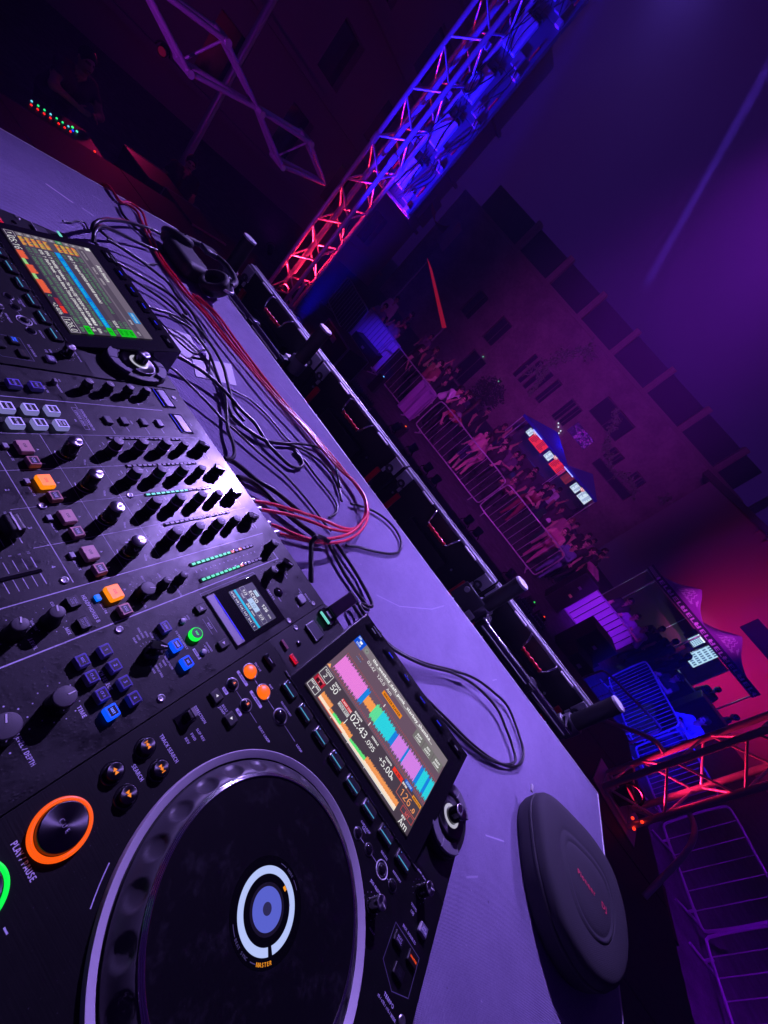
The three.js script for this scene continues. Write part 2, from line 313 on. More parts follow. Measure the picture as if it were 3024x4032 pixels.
    fx.forEach((s, i) => { const a = -120 + i * 240 / 13, [px, pz] = ang(a, 12.5, -70, -231); t(s, px + (a < 0 ? -1 : 1), pz, 1.7, { al: a < 0 ? 'right' : 'left', sx: 0.85 }); const [qx, qz] = ang(a, 10, -70, -231), [rx, rz] = ang(a, 8.4, -70, -231); line(rx, rz, qx, qz, 0.3); });
    t('MULTI I/O', -37, -451, 2.8, { sx: 0.9 }); t('INSERT SOURCE', -47, -446, 1.7); t('RETURN', -47, -443, 1.7); t('BEAT FX', -66, -396, 3); t('INSERT', -56, -404, 1.8); t('USB', -36, -425, 1.8); t('MASTER', -92, -421, 1.5); t('LEVEL', -83, -408, 1.7); t('CH', -82, -443, 1.7); t('CROSSFADER', -82, -438, 1.5); dots(-92, -410, 9, -150, 150, 11, 0.3); dots(-94, -439, 10, -80, 80, 7, 0.3);
    line(-300, -40, -174, -40, 0.6); for (let k = 0; k <= 10; k++) line(-287 + k * 10, -50, -287 + k * 10, -44, 0.5);
  });
  const panelM = new THREE.MeshPhysicalMaterial({ map, roughness: 0.95, roughnessMap: dustRough, ior: 1.36, clearcoat: 0.3, clearcoatRoughness: 0.24, bumpMap: speck, bumpScale: 0.0003 });
  const pw = 0.399, pd = 0.458, px0 = -0.0, cz = -0.245 - gz;
  part('chassis', rbox(pw, 0.074, pd - 0.004, px0, 0.012 + 0.037, cz, 0.004), M.black, m);
  part('panel', rbox(pw, 0.004, pd, px0, PY - 0.0022, cz, 0.0015, 1), std(0.012, 0.012, 0.014, 0.45, 0.2), m);
  part('printed_panel', new THREE.PlaneGeometry(pw - 0.002, pd - 0.002).rotateX(-Math.PI / 2), panelM, m, [px0, PY + 0.0002, cz]);
  for (const sx of [-1, 1]) for (const sz of [-1, 1]) part('foot', cyl(0.014, 0.012, 0.012, sx * 0.17, 0.006, cz + sz * 0.19), M.rubber, m);
  for (let i = 0; i < 10; i++) part('rear_socket', cyl(0.0055, 0.0055, 0.012, 0, 0, 0, 12).rotateX(Math.PI / 2), M.steel, m, [-0.16 + i * 0.035, 0.045, cz - pd / 2]);
  const kn = (kind, x, z, turn) => knob(m, kind, X(x), PY, Z(z), turn);
  for (let i = 0; i < 4; i++) {
    const x = -300 + 42 * i;
    kn('eq', x, -312, 8 + i * 5); kn('eq', x, -343, 10 - i * 3); kn('eq', x, -375, 12); kn('trim', x, -404, 15); kn('pointer', x, -435, 38 - i * 4); kn('color', x + 3, -265, i % 2 ? 0 : 4);
    const lit = i === 1;
    key(m, 'cue_button', X(x - 4), PY, Z(-229), 0.0155, 0.0125, 0.006, lit ? M.glow('#ff8a10', 1.0) : M.pinkBtn, keyFace('CUE', lit ? { rim: '#ffb040', ink: '#6a2a00', lit: '#ff9a18', k: 1.1, h: 0.2 } : { rim: '#d9a49a', ink: '#3a2030', h: 0.2 }));
    key(m, 'cue_button', X(x + 14), PY, Z(-229), 0.0115, 0.0105, 0.006, lit ? std(0.72, 0.36, 0.2, 0.4) : M.pinkBtn, keyFace('CUE', { rim: '#cf8f86', dark: true, asp: 0.9, h: 0.26 }));
    key(m, 'beat_fx_button', X(x - 7), PY, Z(-216), 0.006, 0.0042, 0.003, M.clearBtn);
    // level meter: slot and segments
    const mx = x - 20;
    part('meter_slot', rbox(0.0042, 0.0012, 0.1, X(mx), PY + 0.0006, Z(-367), 0.0005, 1), M.gloss, m);
    for (let k = 0; k < 15; k++) part('meter_segment', box(0.0024, 0.0012, 0.0045, X(mx), PY + 0.001, Z(-321.5 - k * 6.5)), i === 2 && k < 9 ? M.glow('#39e8c0', 0.75) : M.ledOff, m);
    // channel fader
    part('fader_slot', box(0.003, 0.001, 0.07, X(x), PY + 0.0006, Z(-155)), M.gloss, m);
    const fz = i === 2 ? -184 : i === 3 ? -96 : -110, f = new THREE.Group(); f.name = 'fader_cap'; f.position.set(X(x), PY, Z(fz)); m.add(f);
    part('cap', rbox(0.0185, 0.0135, 0.0115, 0, 0.0085, 0, 0.0025), M.knob, f); part('stem', box(0.0024, 0.004, 0.005, 0, 0.002, 0), M.steel, f); part('line', box(0.0182, 0.0008, 0.0014, 0, 0.0154, 0), M.whiteMark, f);
  }
  for (const [x, z, t] of [[-125, -254, 20], [-126, -275, 30], [-126, -295, 10]]) kn(z === -254 ? 'round' : 'small', x, z, t).scale.setScalar(z === -254 ? 0.66 : 0.9);
  kn('small', -126, -440, 40).scale.setScalar(1.25); kn('small', -129, -153, -70).scale.setScalar(1.2); kn('small', -129, -177, -75).scale.setScalar(1.2);
  key(m, 'cue_button', X(-134), PY, Z(-229), 0.0155, 0.0125, 0.006, M.glow('#ff8a10', 1.0), keyFace('CUE', { rim: '#ffb040', ink: '#6a2a00', lit: '#ff9a18', k: 1.1, h: 0.2 }));
  key(m, 'cue_button', X(-115), PY, Z(-229), 0.0115, 0.0105, 0.006, std(0.72, 0.36, 0.26, 0.4), keyFace('CUE', { rim: '#cf8f86', dark: true, asp: 0.9, h: 0.26 }));
  key(m, 'beat_fx_button', X(-135), PY, Z(-216), 0.006, 0.0042, 0.003, M.glow('#0a6bff', 1.2));
  key(m, 'link_cue_button', X(-138), PY, Z(-197), 0.011, 0.0095, 0.004, M.black, keyFace('LINK\nCUE', { rim: '#14131c', ink: '#8c88a8', asp: 0.9 }));
  key(m, 'mono_split_button', X(-117), PY, Z(-196), 0.011, 0.0095, 0.004, M.black, keyFace('MONO\nSPLIT', { rim: '#14131c', ink: '#8c88a8', asp: 0.9 }));
  for (const mx of [-138, -117]) {
    part('meter_slot', rbox(0.0046, 0.0012, 0.102, X(mx), PY + 0.0006, Z(-367), 0.0005, 1), M.gloss, m);
    const n = mx === -138 ? 11 : 10;
    for (let k = 0; k < 15; k++) part('meter_segment', box(0.003, 0.0012, 0.0048, X(mx), PY + 0.001, Z(-321.5 - k * 6.6)), k < 9 ? M.glow('#2fe89a', 0.85) : k < n + 1 && k !== 10 ? M.glow('#ff7a4a', 0.8) : M.ledOff, m);
  }
  const blue = { rim: '#4a3fae', dark: true, asp: 0.8, h: 0.36, ink: '#9a93ff' };
  const offB = std(0.2, 0.19, 0.42, 0.4), onB = M.glow('#0a50ff', 1.1);
  [['1', -88, -198], ['2', -73, -198], ['3', -57, -198], ['4', -42, -198], ['MIC', -88, -180], ['CF.A', -73, -180], ['CF.B', -57, -180], ['MST', -42, -180]].forEach(([s, x, z]) => { const on = s === 'MST'; key(m, 'channel_select_button', X(x), PY, Z(z), 0.0108, 0.0092, 0.006, on ? onB : offB, keyFace(s, { ...blue, h: s.length > 1 ? 0.26 : 0.36, ...(on ? { rim: '#1e8cff', lit: '#1478ff', k: 0.9, ink: '#bfe0ff' } : {}) })); });
  [['LOW', -85], ['MID', -65], ['HI', -46]].forEach(([s, x], i) => key(m, 'frequency_button', X(x), PY, Z(-252), 0.0115, 0.0092, 0.006, i ? onB : offB, keyFace(s, { ...blue, h: 0.28, ...(i ? { rim: '#1e78ff', lit: '#145cff', k: 0.9, ink: '#bfe0ff' } : {}) })));
  { const g = new THREE.Group(); g.name = 'tap_button'; g.position.set(X(-66), PY, Z(-276)); m.add(g);
    part('ring', lathe([[0.0058, 0], [0.0066, 0.0005], [0.0066, 0.004], [0.006, 0.0052], [0.0052, 0.0054]], 28), M.glow('#18ff4a', 1.1), g);
    part('cap', new THREE.CircleGeometry(0.0053, 28).rotateX(-Math.PI / 2), keyFace('TAP', { rim: '#062a10', ink: '#40ff70', lit: '#20ff50', k: 0.9, asp: 1, h: 0.2 }), g, [0, 0.0054, 0]); }
  for (const [x, z] of [[-84, -273], [-47, -274]]) part('small_button', lathe([[0, 0.003], [0.0024, 0.003], [0.003, 0.002], [0.003, 0]], 20), M.clearBtn, m, [X(x), PY, Z(z)]);
  for (const [x, r] of [[-88, -1], [-44, 1]]) { const b = key(m, 'beat_arrow_button', X(x), PY, Z(-297), 0.0095, 0.012, 0.0035, M.black); const sh = new THREE.Shape(); sh.moveTo(-0.0016 * r, 0.0018); sh.lineTo(0.0018 * r, 0); sh.lineTo(-0.0016 * r, -0.0018); part('arrow', new THREE.ShapeGeometry(sh).rotateX(-Math.PI / 2), M.whiteMark, b, [0, 0.0037, 0]); }
  knob(m, 'pointer', X(-70), PY, Z(-231), 40).scale.setScalar(0.95); kn('round', -67, -155, 0).scale.set(0.72, 0.9, 0.72); kn('round', -67, -121, -70).scale.set(0.8, 0.9, 0.8);
  kn('small', -92, -410, 60).scale.setScalar(1.15); knob(m, 'pointer', X(-94), PY, Z(-439), 60); part('insert_knob', lathe([[0, 0.003], [0.003, 0.003], [0.0035, 0.0015], [0.0062, 0.0015], [0.0066, 0]], 24), M.gloss, m, [X(-66), PY, Z(-408)]);
  key(m, 'usb_button', X(-43), PY, Z(-435), 0.0135, 0.0125, 0.004, M.clearBtn);
  // touch strip and display under one dark window
  part('effect_window', rbox(0.068, 0.0012, 0.083, X(-66), PY + 0.0008, Z(-350), 0.001, 1), M.gloss, m);
  part('touch_strip', rbox(0.063, 0.0014, 0.0115, X(-66), PY + 0.0012, Z(-316.5), 0.0006, 1), std(0.4, 0.39, 0.43, 0.5), m);
  part('strip_light', box(0.058, 0.0006, 0.0006, X(-66), PY + 0.0022, Z(-321)), M.glow('#2018ff', 1.2), m);
  const lcd = canvasTex(640, 470, (c, W, H) => {
    c.fillStyle = '#4b4566'; c.fillRect(0, 0, W, H); c.fillStyle = '#38365a'; c.fillRect(0, H * 0.8, W, H * 0.2);
    c.fillStyle = '#c9e6ff'; c.fillRect(W * 0.2, H * 0.06, W * 0.17, H * 0.12); txt(c, 'MASTER', W * 0.285, H * 0.12, 20, { col: '#5a86a8' });
    txt(c, 'ECHO', W * 0.33, H * 0.29, 58, { col: '#f2f2ff', al: 'center' }); txt(c, '126', W * 0.68, H * 0.17, 58, { col: '#f2f2ff' }); txt(c, 'BPM', W * 0.9, H * 0.2, 24, { col: '#f2f2ff' });
    c.strokeStyle = '#d8d4f4'; c.lineWidth = 3; c.strokeRect(2, H * 0.4, W * 0.32, H * 0.17); c.strokeRect(W * 0.68, H * 0.4, W * 0.3, H * 0.17); txt(c, '1/3', W * 0.15, H * 0.485, 46, { col: '#f4f4ff' }); txt(c, '2/3', W * 0.82, H * 0.485, 46, { col: '#f4f4ff' });
    c.fillStyle = '#bcd8ff'; c.fillRect(W * 0.33, H * 0.37, W * 0.34, H * 0.21); txt(c, '1/2', W * 0.5, H * 0.48, 50, { col: '#5a6a90', w: 'normal' });
    txt(c, 'TIME', W * 0.2, H * 0.63, 26, { col: '#cfcaf0' }); txt(c, '243', W * 0.47, H * 0.65, 44, { col: '#f4f4ff' }); txt(c, 'msec', W * 0.66, H * 0.67, 26, { col: '#f4f4ff' });
    c.fillStyle = '#12c4f4'; c.fillRect(0, H * 0.73, W, H * 0.08);
    ['1/16', '1/8', '1/4', '1/2', '3/4', '1'].forEach((s, i) => { c.strokeStyle = '#cfd4f4'; c.lineWidth = 2; c.strokeRect(i * W / 6 + 1, H * 0.83, W / 6 - 2, H * 0.16); txt(c, s, (i + 0.5) * W / 6, H * 0.91, 34, { col: '#eef0ff' }); });
  });
  part('display', new THREE.PlaneGeometry(0.053, 0.039).rotateX(-Math.PI / 2), new THREE.MeshStandardMaterial({ color: 0x101010, emissive: 0xffffff, emissiveMap: lcd, emissiveIntensity: 0.85, roughness: 0.25 }), m, [X(-65.5), PY + 0.0016, Z(-359.5)]);
  // microphone section
  for (const z of [-327, -352, -378, -402]) knob(m, 'trim', X(-395), PY, Z(z), z < -370 ? 25 : 55);
  for (const [s, z] of [['ECHO', -274], ['REVERB', -254]]) key(m, 'mic_fx_button', X(-389), PY, Z(z), 0.0115, 0.0125, 0.006, std(0.3, 0.27, 0.6, 0.4), keyFace(s, { ...blue, rim: '#6a5ad0', h: 0.2 }));
  for (const [s, x, z] of [['NOISE', -354, -234], ['CRUSH', -354, -254], ['SPACE', -354, -274], ['FILTER', -334, -234], ['SWEEP', -334, -254], ['DUB\nECHO', -334, -274]]) key(m, 'color_fx_button', X(x), PY, Z(z), 0.012, 0.0125, 0.007, M.glow('#aaa4ff', 0.42), keyFace(s, { rim: '#dcd8ff', dark: true, asp: 1, h: 0.17, ink: '#f0eeff', lit: '#c4beff', k: 0.45 }));
  for (const z of [-331, -351, -377, -400]) key(m, 'aux_button', X(-347), PY, Z(z), 0.012, 0.0085, 0.004, z === -400 ? M.clearBtn : std(0.1, 0.1, 0.12, 0.4));
  part('talkover_switch', rbox(0.006, 0.006, 0.004, 0, 0.003, 0, 0.001), M.screwMetal, m, [X(-401), PY, Z(-297)]);
  for (const x of [-398, -350]) { const p = new THREE.Group(); p.name = 'usb_port'; p.position.set(X(x), PY, Z(-438)); m.add(p); part('frame', rbox(0.036, 0.0014, 0.021, 0, 0.0007, 0, 0.0006, 1), M.gloss, p); part('cover', rbox(0.031, 0.0016, 0.0115, 0, 0.0012, -0.002, 0.0005, 1), std(0.46, 0.45, 0.5, 0.3, 0.3), p); part('light_line', box(0.032, 0.0005, 0.0005, 0, 0.0016, 0.0088), M.glow('#1a20ff', 1.0), p); }
  for (const [x, z] of [[-101, -218], [-31, -218], [-237, -217], [-160, -201], [-238, -301], [-312, -457], [-127, -458], [-30, -452], [-402, -457], [-28, -395]]) part('screw', SCREW, M.screwMetal, m, [X(x), PY, Z(z)]);
  part('crossfader_slot', box(0.06, 0.001, 0.003, X(-237), PY + 0.0006, Z(-60)), M.gloss, m); part('crossfader_cap', rbox(0.0115, 0.0135, 0.0185, 0, 0.0085, 0, 0.0025), M.knob, m, [X(-237), PY, Z(-60)]);
}

// ---------------------------------------------------------------- screens of the two players
function waveform(c, x0, x1, y, segs, amp) {          // coloured sound wave, one bar per pixel pair
  for (let x = x0; x < x1; x += 2) {
    const u = (x - x0) / (x1 - x0); let col = segs[0][1], a = segs[0][2];
    for (const s of segs) if (u >= s[0]) { col = s[1]; a = s[2]; }
    const h = amp * a * (0.72 + 0.28 * Math.abs(Math.sin(x * 1.7) * Math.cos(x * 0.31)) + 0.1 * (rnd() - 0.5));
    c.fillStyle = col[(x >> 1) % col.length]; c.fillRect(x, y - h, 2, 2 * h);
  }
}
const screenTrack = canvasTex(1024, 576, (c, W, H) => {
  const bg = '#6b5466'; c.fillStyle = bg; c.fillRect(0, 0, W, H); c.fillStyle = '#837880'; c.fillRect(80, 0, W - 80, 62);
  c.fillStyle = '#0a50d8'; c.fillRect(0, 0, 84, 76); txt(c, '[2]', 20, 12, 16, { col: '#fff' }); c.fillStyle = '#fff'; c.fillRect(36, 22, 24, 20); txt(c, 'USB', 42, 58, 18, { col: '#dfe8ff' });
  c.fillStyle = '#8b8f8b'; c.beginPath(); c.arc(118, 34, 20, 0, 7); c.fill(); c.fillStyle = '#4a4a4a'; c.beginPath(); c.arc(118, 34, 5, 0, 7); c.fill();
  txt(c, '\u266A  the_weeknd_daft_punk__starboy_shamka...', 158, 28, 24, { col: '#fff', al: 'left' });
  txt(c, '03:42   120.0   Am  \u25CF', 170, 78, 25, { col: '#fff', al: 'left', w: 'normal' });
  txt(c, '- -- ---', 92, 104, 15, { col: '#ff8a3a', al: 'left' }); txt(c, '- --- --', 92, 132, 15, { col: '#40a8ff', al: 'left' });
  c.fillStyle = '#f08a18'; c.fillRect(386, 104, 206, 34); txt(c, 'MASTER PLAYER', 489, 121, 17, { col: '#5a2a08' });
  [['BEAT', 'LOOP'], ['KEY', 'SHIFT'], ['BEAT', 'JUMP']].forEach(([a, b], i) => { c.fillStyle = '#767472'; c.fillRect(724 + i * 98, 62, 94, 68); txt(c, a, 771 + i * 98, 84, 15, { col: '#fff' }); txt(c, b, 771 + i * 98, 108, 15, { col: '#fff' }); c.fillStyle = '#e8e8e8'; c.fillRect(738 + i * 98, 124, 66, 2); });
  for (let x = 40; x < W; x += 14) { c.fillStyle = 'rgba(225,70,60,.9)'; c.fillRect(x, 176, 2.4, 15); c.fillRect(x, 348, 2.4, 15); }
  const pink = ['#ff8ae8', '#f070d8', '#ffa0ea', '#c86ae0'], blu = ['#2090f0', '#1878d8'], or = ['#ff9a4a', '#ff7a38', '#ffc070'], gr = ['#48e890', '#90f0a0', '#40d0a8'], cy = ['#28e0e8', '#40f0f0', '#18b0d8'], mag = ['#e070f0', '#c8a0f8', '#ff80d0', '#b078f0'];
  waveform(c, 40, W - 4, 270, [[0, pink, 1], [0.26, blu, 0.95], [0.295, or, 0.5], [0.38, gr, 0.85], [0.44, cy, 0.95], [0.5, cy, 0.85], [0.585, blu, 0.75], [0.62, mag, 0.9], [0.72, blu, 0.9], [0.735, mag, 0.95], [0.865, blu, 1], [0.89, cy, 1.02], [0.94, blu, 0.98], [0.96, cy, 1]], 78);
  c.fillStyle = '#fff'; c.fillRect(452, 166, 5, 26); c.fillRect(452, 344, 5, 28); c.fillStyle = '#ffb070'; c.beginPath(); c.moveTo(16, 340); c.lineTo(34, 366); c.lineTo(0, 366); c.fill();
  c.fillStyle = '#4a3e4b'; c.fillRect(0, 376, W, 200);
  c.strokeStyle = '#fff'; c.lineWidth = 3; c.strokeRect(8, 384, 84, 70); txt(c, 'PLAYER', 50, 398, 12, { col: '#fff' }); txt(c, '2', 50, 428, 30, { col: '#fff', w: 'normal' });
  c.fillStyle = '#b01830'; c.fillRect(8, 460, 84, 46); c.fillStyle = '#301018'; c.fillRect(24, 476, 52, 24); txt(c, 'CURRENT', 50, 468, 10, { col: '#ff9aa8' }); txt(c, '1', 50, 490, 18, { col: '#ff8090' });
  c.strokeRect(8, 512, 84, 52); txt(c, 'BEAT BAR', 50, 524, 12, { col: '#fff' }); txt(c, '1', 50, 546, 22, { col: '#fff' });
  txt(c, 'TRACK', 150, 396, 14, { col: '#fff' }); txt(c, '50', 148, 430, 40, { col: '#fff', w: 'normal' });
  c.fillStyle = '#d02838'; c.fillRect(226, 410, 96, 26); txt(c, 'A.HOT CUE', 274, 423, 14, { col: '#ffe0e0' }); c.strokeRect(226, 442, 96, 24); txt(c, 'AUTO CUE', 274, 455, 14, { col: '#fff' });
  txt(c, 'REMAIN', 372, 394, 14, { col: '#fff' }); txt(c, 'SINGLE', 548, 394, 14, { col: '#fff' }); txt(c, '02:43', 412, 432, 46, { col: '#fff', w: 'normal' }); txt(c, '.095', 540, 440, 32, { col: '#fff', w: 'normal' });
  txt(c, 'TEMPO', 690, 396, 14, { col: '#fff' }); txt(c, '+5.00', 694, 436, 38, { col: '#fff', w: 'normal' }); txt(c, '%', 764, 446, 18, { col: '#fff' }); c.fillStyle = '#f03828'; c.fillRect(738, 380, 92, 28); txt(c, '\u00B1 10', 784, 394, 16, { col: '#3a0808' });
  c.strokeStyle = '#e06a58'; c.strokeRect(832, 400, 184, 74); txt(c, 'BPM', 856, 396, 14, { col: '#fff' }); txt(c, '126', 900, 440, 44, { col: '#ffa060', w: 'normal' }); txt(c, '.0', 978, 450, 28, { col: '#ffa060' }); c.fillStyle = '#f09a30'; c.fillRect(934, 384, 82, 20); txt(c, 'MASTER', 975, 394, 13, { col: '#5a2a08' }); c.fillStyle = '#2060d0'; c.fillRect(842, 360, 74, 24); txt(c, 'ZOOM', 879, 372, 13, { col: '#bcd8ff' });
  c.strokeStyle = '#d84848'; c.strokeRect(910, 484, 104, 32); txt(c, 'MT', 962, 500, 20, { col: '#e05a5a' }); txt(c, 'KEY', 950, 528, 14, { col: '#fff' }); txt(c, 'Am', 968, 556, 34, { col: '#fff', w: 'normal' });
  // whole-track overview
  const oA = ['#ff9a50', '#e88440', '#ffb070'], gA = ['#50e070', '#70f088'];
  for (let x = 112; x < 880; x += 2) { const u = (x - 112) / 768; let col = oA, h = 56; if (u > 0.17 && u < 0.27) { col = gA; h = 34; } if (u > 0.13 && u <= 0.17) h = 30; if (u > 0.27 && u < 0.4) h = 52; if (u >= 0.4 && u < 0.59) { col = gA; h = 26 + 16 * (u - 0.4) / 0.19; } h *= 0.85 + 0.2 * rnd(); c.fillStyle = col[(x >> 1) % col.length]; c.fillRect(x, 552 - h, 2, h); c.fillStyle = '#ffe8d0'; c.fillRect(x, 552 - h * 0.42, 2, h * 0.42); }
  c.fillStyle = '#ff5030'; c.fillRect(112, 553, 250, 4); c.fillStyle = '#fff'; c.fillRect(362, 553, 518, 4); for (const x of [250, 420, 590, 760]) c.fillRect(x, 553, 3, 12); c.fillRect(330, 470, 4, 40);
});
const screenBrowse = canvasTex(1024, 576, (c, W, H) => {
  c.fillStyle = '#54465a'; c.fillRect(0, 0, W, H); c.fillStyle = '#7c6f84'; c.fillRect(0, 0, W, 120); c.fillStyle = '#5f5468'; c.fillRect(44, 62, W, 44);
  txt(c, '\u2190  \u266B Afro House', 150, 34, 26, { col: '#fff', al: 'left' }); txt(c, 'TRACK  \u25B2  (0000)', 240, 84, 20, { col: '#c9c0cc', al: 'left' }); txt(c, 'ARTWORK', 60, 84, 16, { col: '#b8b0bc', al: 'left' });
  c.fillStyle = '#2090e8'; c.fillRect(740, 8, 120, 48); txt(c, 'PREVIEW', 800, 32, 18, { col: '#d0f0ff' }); txt(c, 'BPM \u25B2', 860, 84, 18, { col: '#d8d0e0' }); txt(c, 'KEY', 975, 84, 18, { col: '#d8d0e0' });
  for (let i = 0; i < 10; i++) { c.fillStyle = i === 4 ? '#509a68' : '#857c88'; c.fillRect(2, 6 + i * 50, 36, 44); c.fillStyle = 'rgba(230,225,235,.6)'; c.fillRect(12, 18 + i * 50, 16, 16); }
  c.fillStyle = '#fff'; c.fillRect(4, 6, 34, 36);
  const rows = [['008  ?  - Suave (Afro House mashup)', '124.0', 'Am', 1, 1], ['009  ?  Burna Boy & Asake (Afro House remix)', '124.0', 'Dm', 1, 1], ['010  ?  Pegao (FORO MUSAM Remix)', '123.0', 'Dm', 0, 1], ['011  ?', '123.0', 'Em', 1, 0], ['012  \u25B6 (Oh My Afro House Remix)', '', '', 1, 0], ['013  Caro, Nina - Corazon - Cafe (Kruger Afro House Mix)', '123.0', 'D', 1, 0], ['014  ?  Daddy Yankee - Yo Voy (DJ TEDDY-O Afro Hous', '120.0', 'Gm', 0, 0], ['015  ?  Daft Punk - One More Time (3HOURS Remaster 2', '123.0', 'G', 0, 0], ['016  ?  David Guetta - Ain\'t A Love More Love (Afro B', '122.0', 'Am', 1, 1], ['017  ?  Daddy Yankee, remix, (Not A normal prizm) - Afr', '124.0', 'Bm', 1, 0]];
  rows.forEach(([s, b, k, dim, g], i) => {
    const y = 122 + i * 38; c.fillStyle = i % 2 ? '#50445a' : '#5c5066'; c.fillRect(44, y, W - 44, 38);
    if (i === 4) { c.fillStyle = '#0a86f0'; c.fillRect(150, y, 786, 40); txt(c, '012  \u25B6 (Oh My Afro House Remix)      Cele Hana & David', 160, y + 20, 22, { col: '#20e0ff', al: 'left' }); txt(c, '123.0', 890, y + 20, 22, { col: '#20e0ff' }); c.fillStyle = '#10e018'; c.fillRect(940, y, 80, 40); txt(c, 'C', 980, y + 20, 22, { col: '#0a8010' }); return; }
    const col = dim ? '#5fae72' : '#fff'; txt(c, s, 160, y + 19, 22, { col, al: 'left', w: dim ? 'normal' : 'bold' }); txt(c, b, 890, y + 19, 22, { col, w: dim ? 'normal' : 'bold' });
    if (g) { c.fillStyle = '#10e018'; c.fillRect(940, y, 82, 37); txt(c, k, 980, y + 19, 22, { col: '#0a8010' }); } else txt(c, k, 980, y + 19, 22, { col });
    for (let x = 46; x < 140; x += 2) { c.fillStyle = ['#ff7a40', '#f8c050', '#ff5a50', '#80e060', '#ff9a48'][(x * 7 + i * 13 + (rnd() * 2 | 0)) % 5]; const h = 14 + 20 * rnd(); c.fillRect(x, y + 36 - h, 2, h); }
  });
  c.fillStyle = '#3a2c48'; c.fillRect(0, 504, W, 72); c.strokeStyle = '#e8e0f0'; c.lineWidth = 3; c.strokeRect(4, 512, 54, 52); txt(c, '1', 30, 540, 26, { col: '#fff' }); txt(c, '05:16', 132, 548, 42, { col: '#fff', w: 'normal' });
  for (let x = 210; x < 640; x += 2) { const u = (x - 210) / 430; const gr = (u > 0.2 && u < 0.34) || (u > 0.55 && u < 0.68); c.fillStyle = gr ? '#a8e890' : '#ff6a48'; const h = (gr ? 22 : 46) * (0.8 + 0.25 * rnd()); c.fillRect(x, 572 - h, 2, h); }
  c.fillStyle = '#ff4030'; c.fillRect(760, 510, 70, 26); c.fillStyle = '#a02840'; c.fillRect(680, 510, 74, 26); txt(c, 'C', 664, 550, 22, { col: '#70c080' }); txt(c, '+2.40%', 790, 556, 26, { col: '#fff', w: 'normal' }); c.strokeRect(872, 510, 146, 58); txt(c, '126.0', 946, 542, 38, { col: '#fff', w: 'normal' });
});

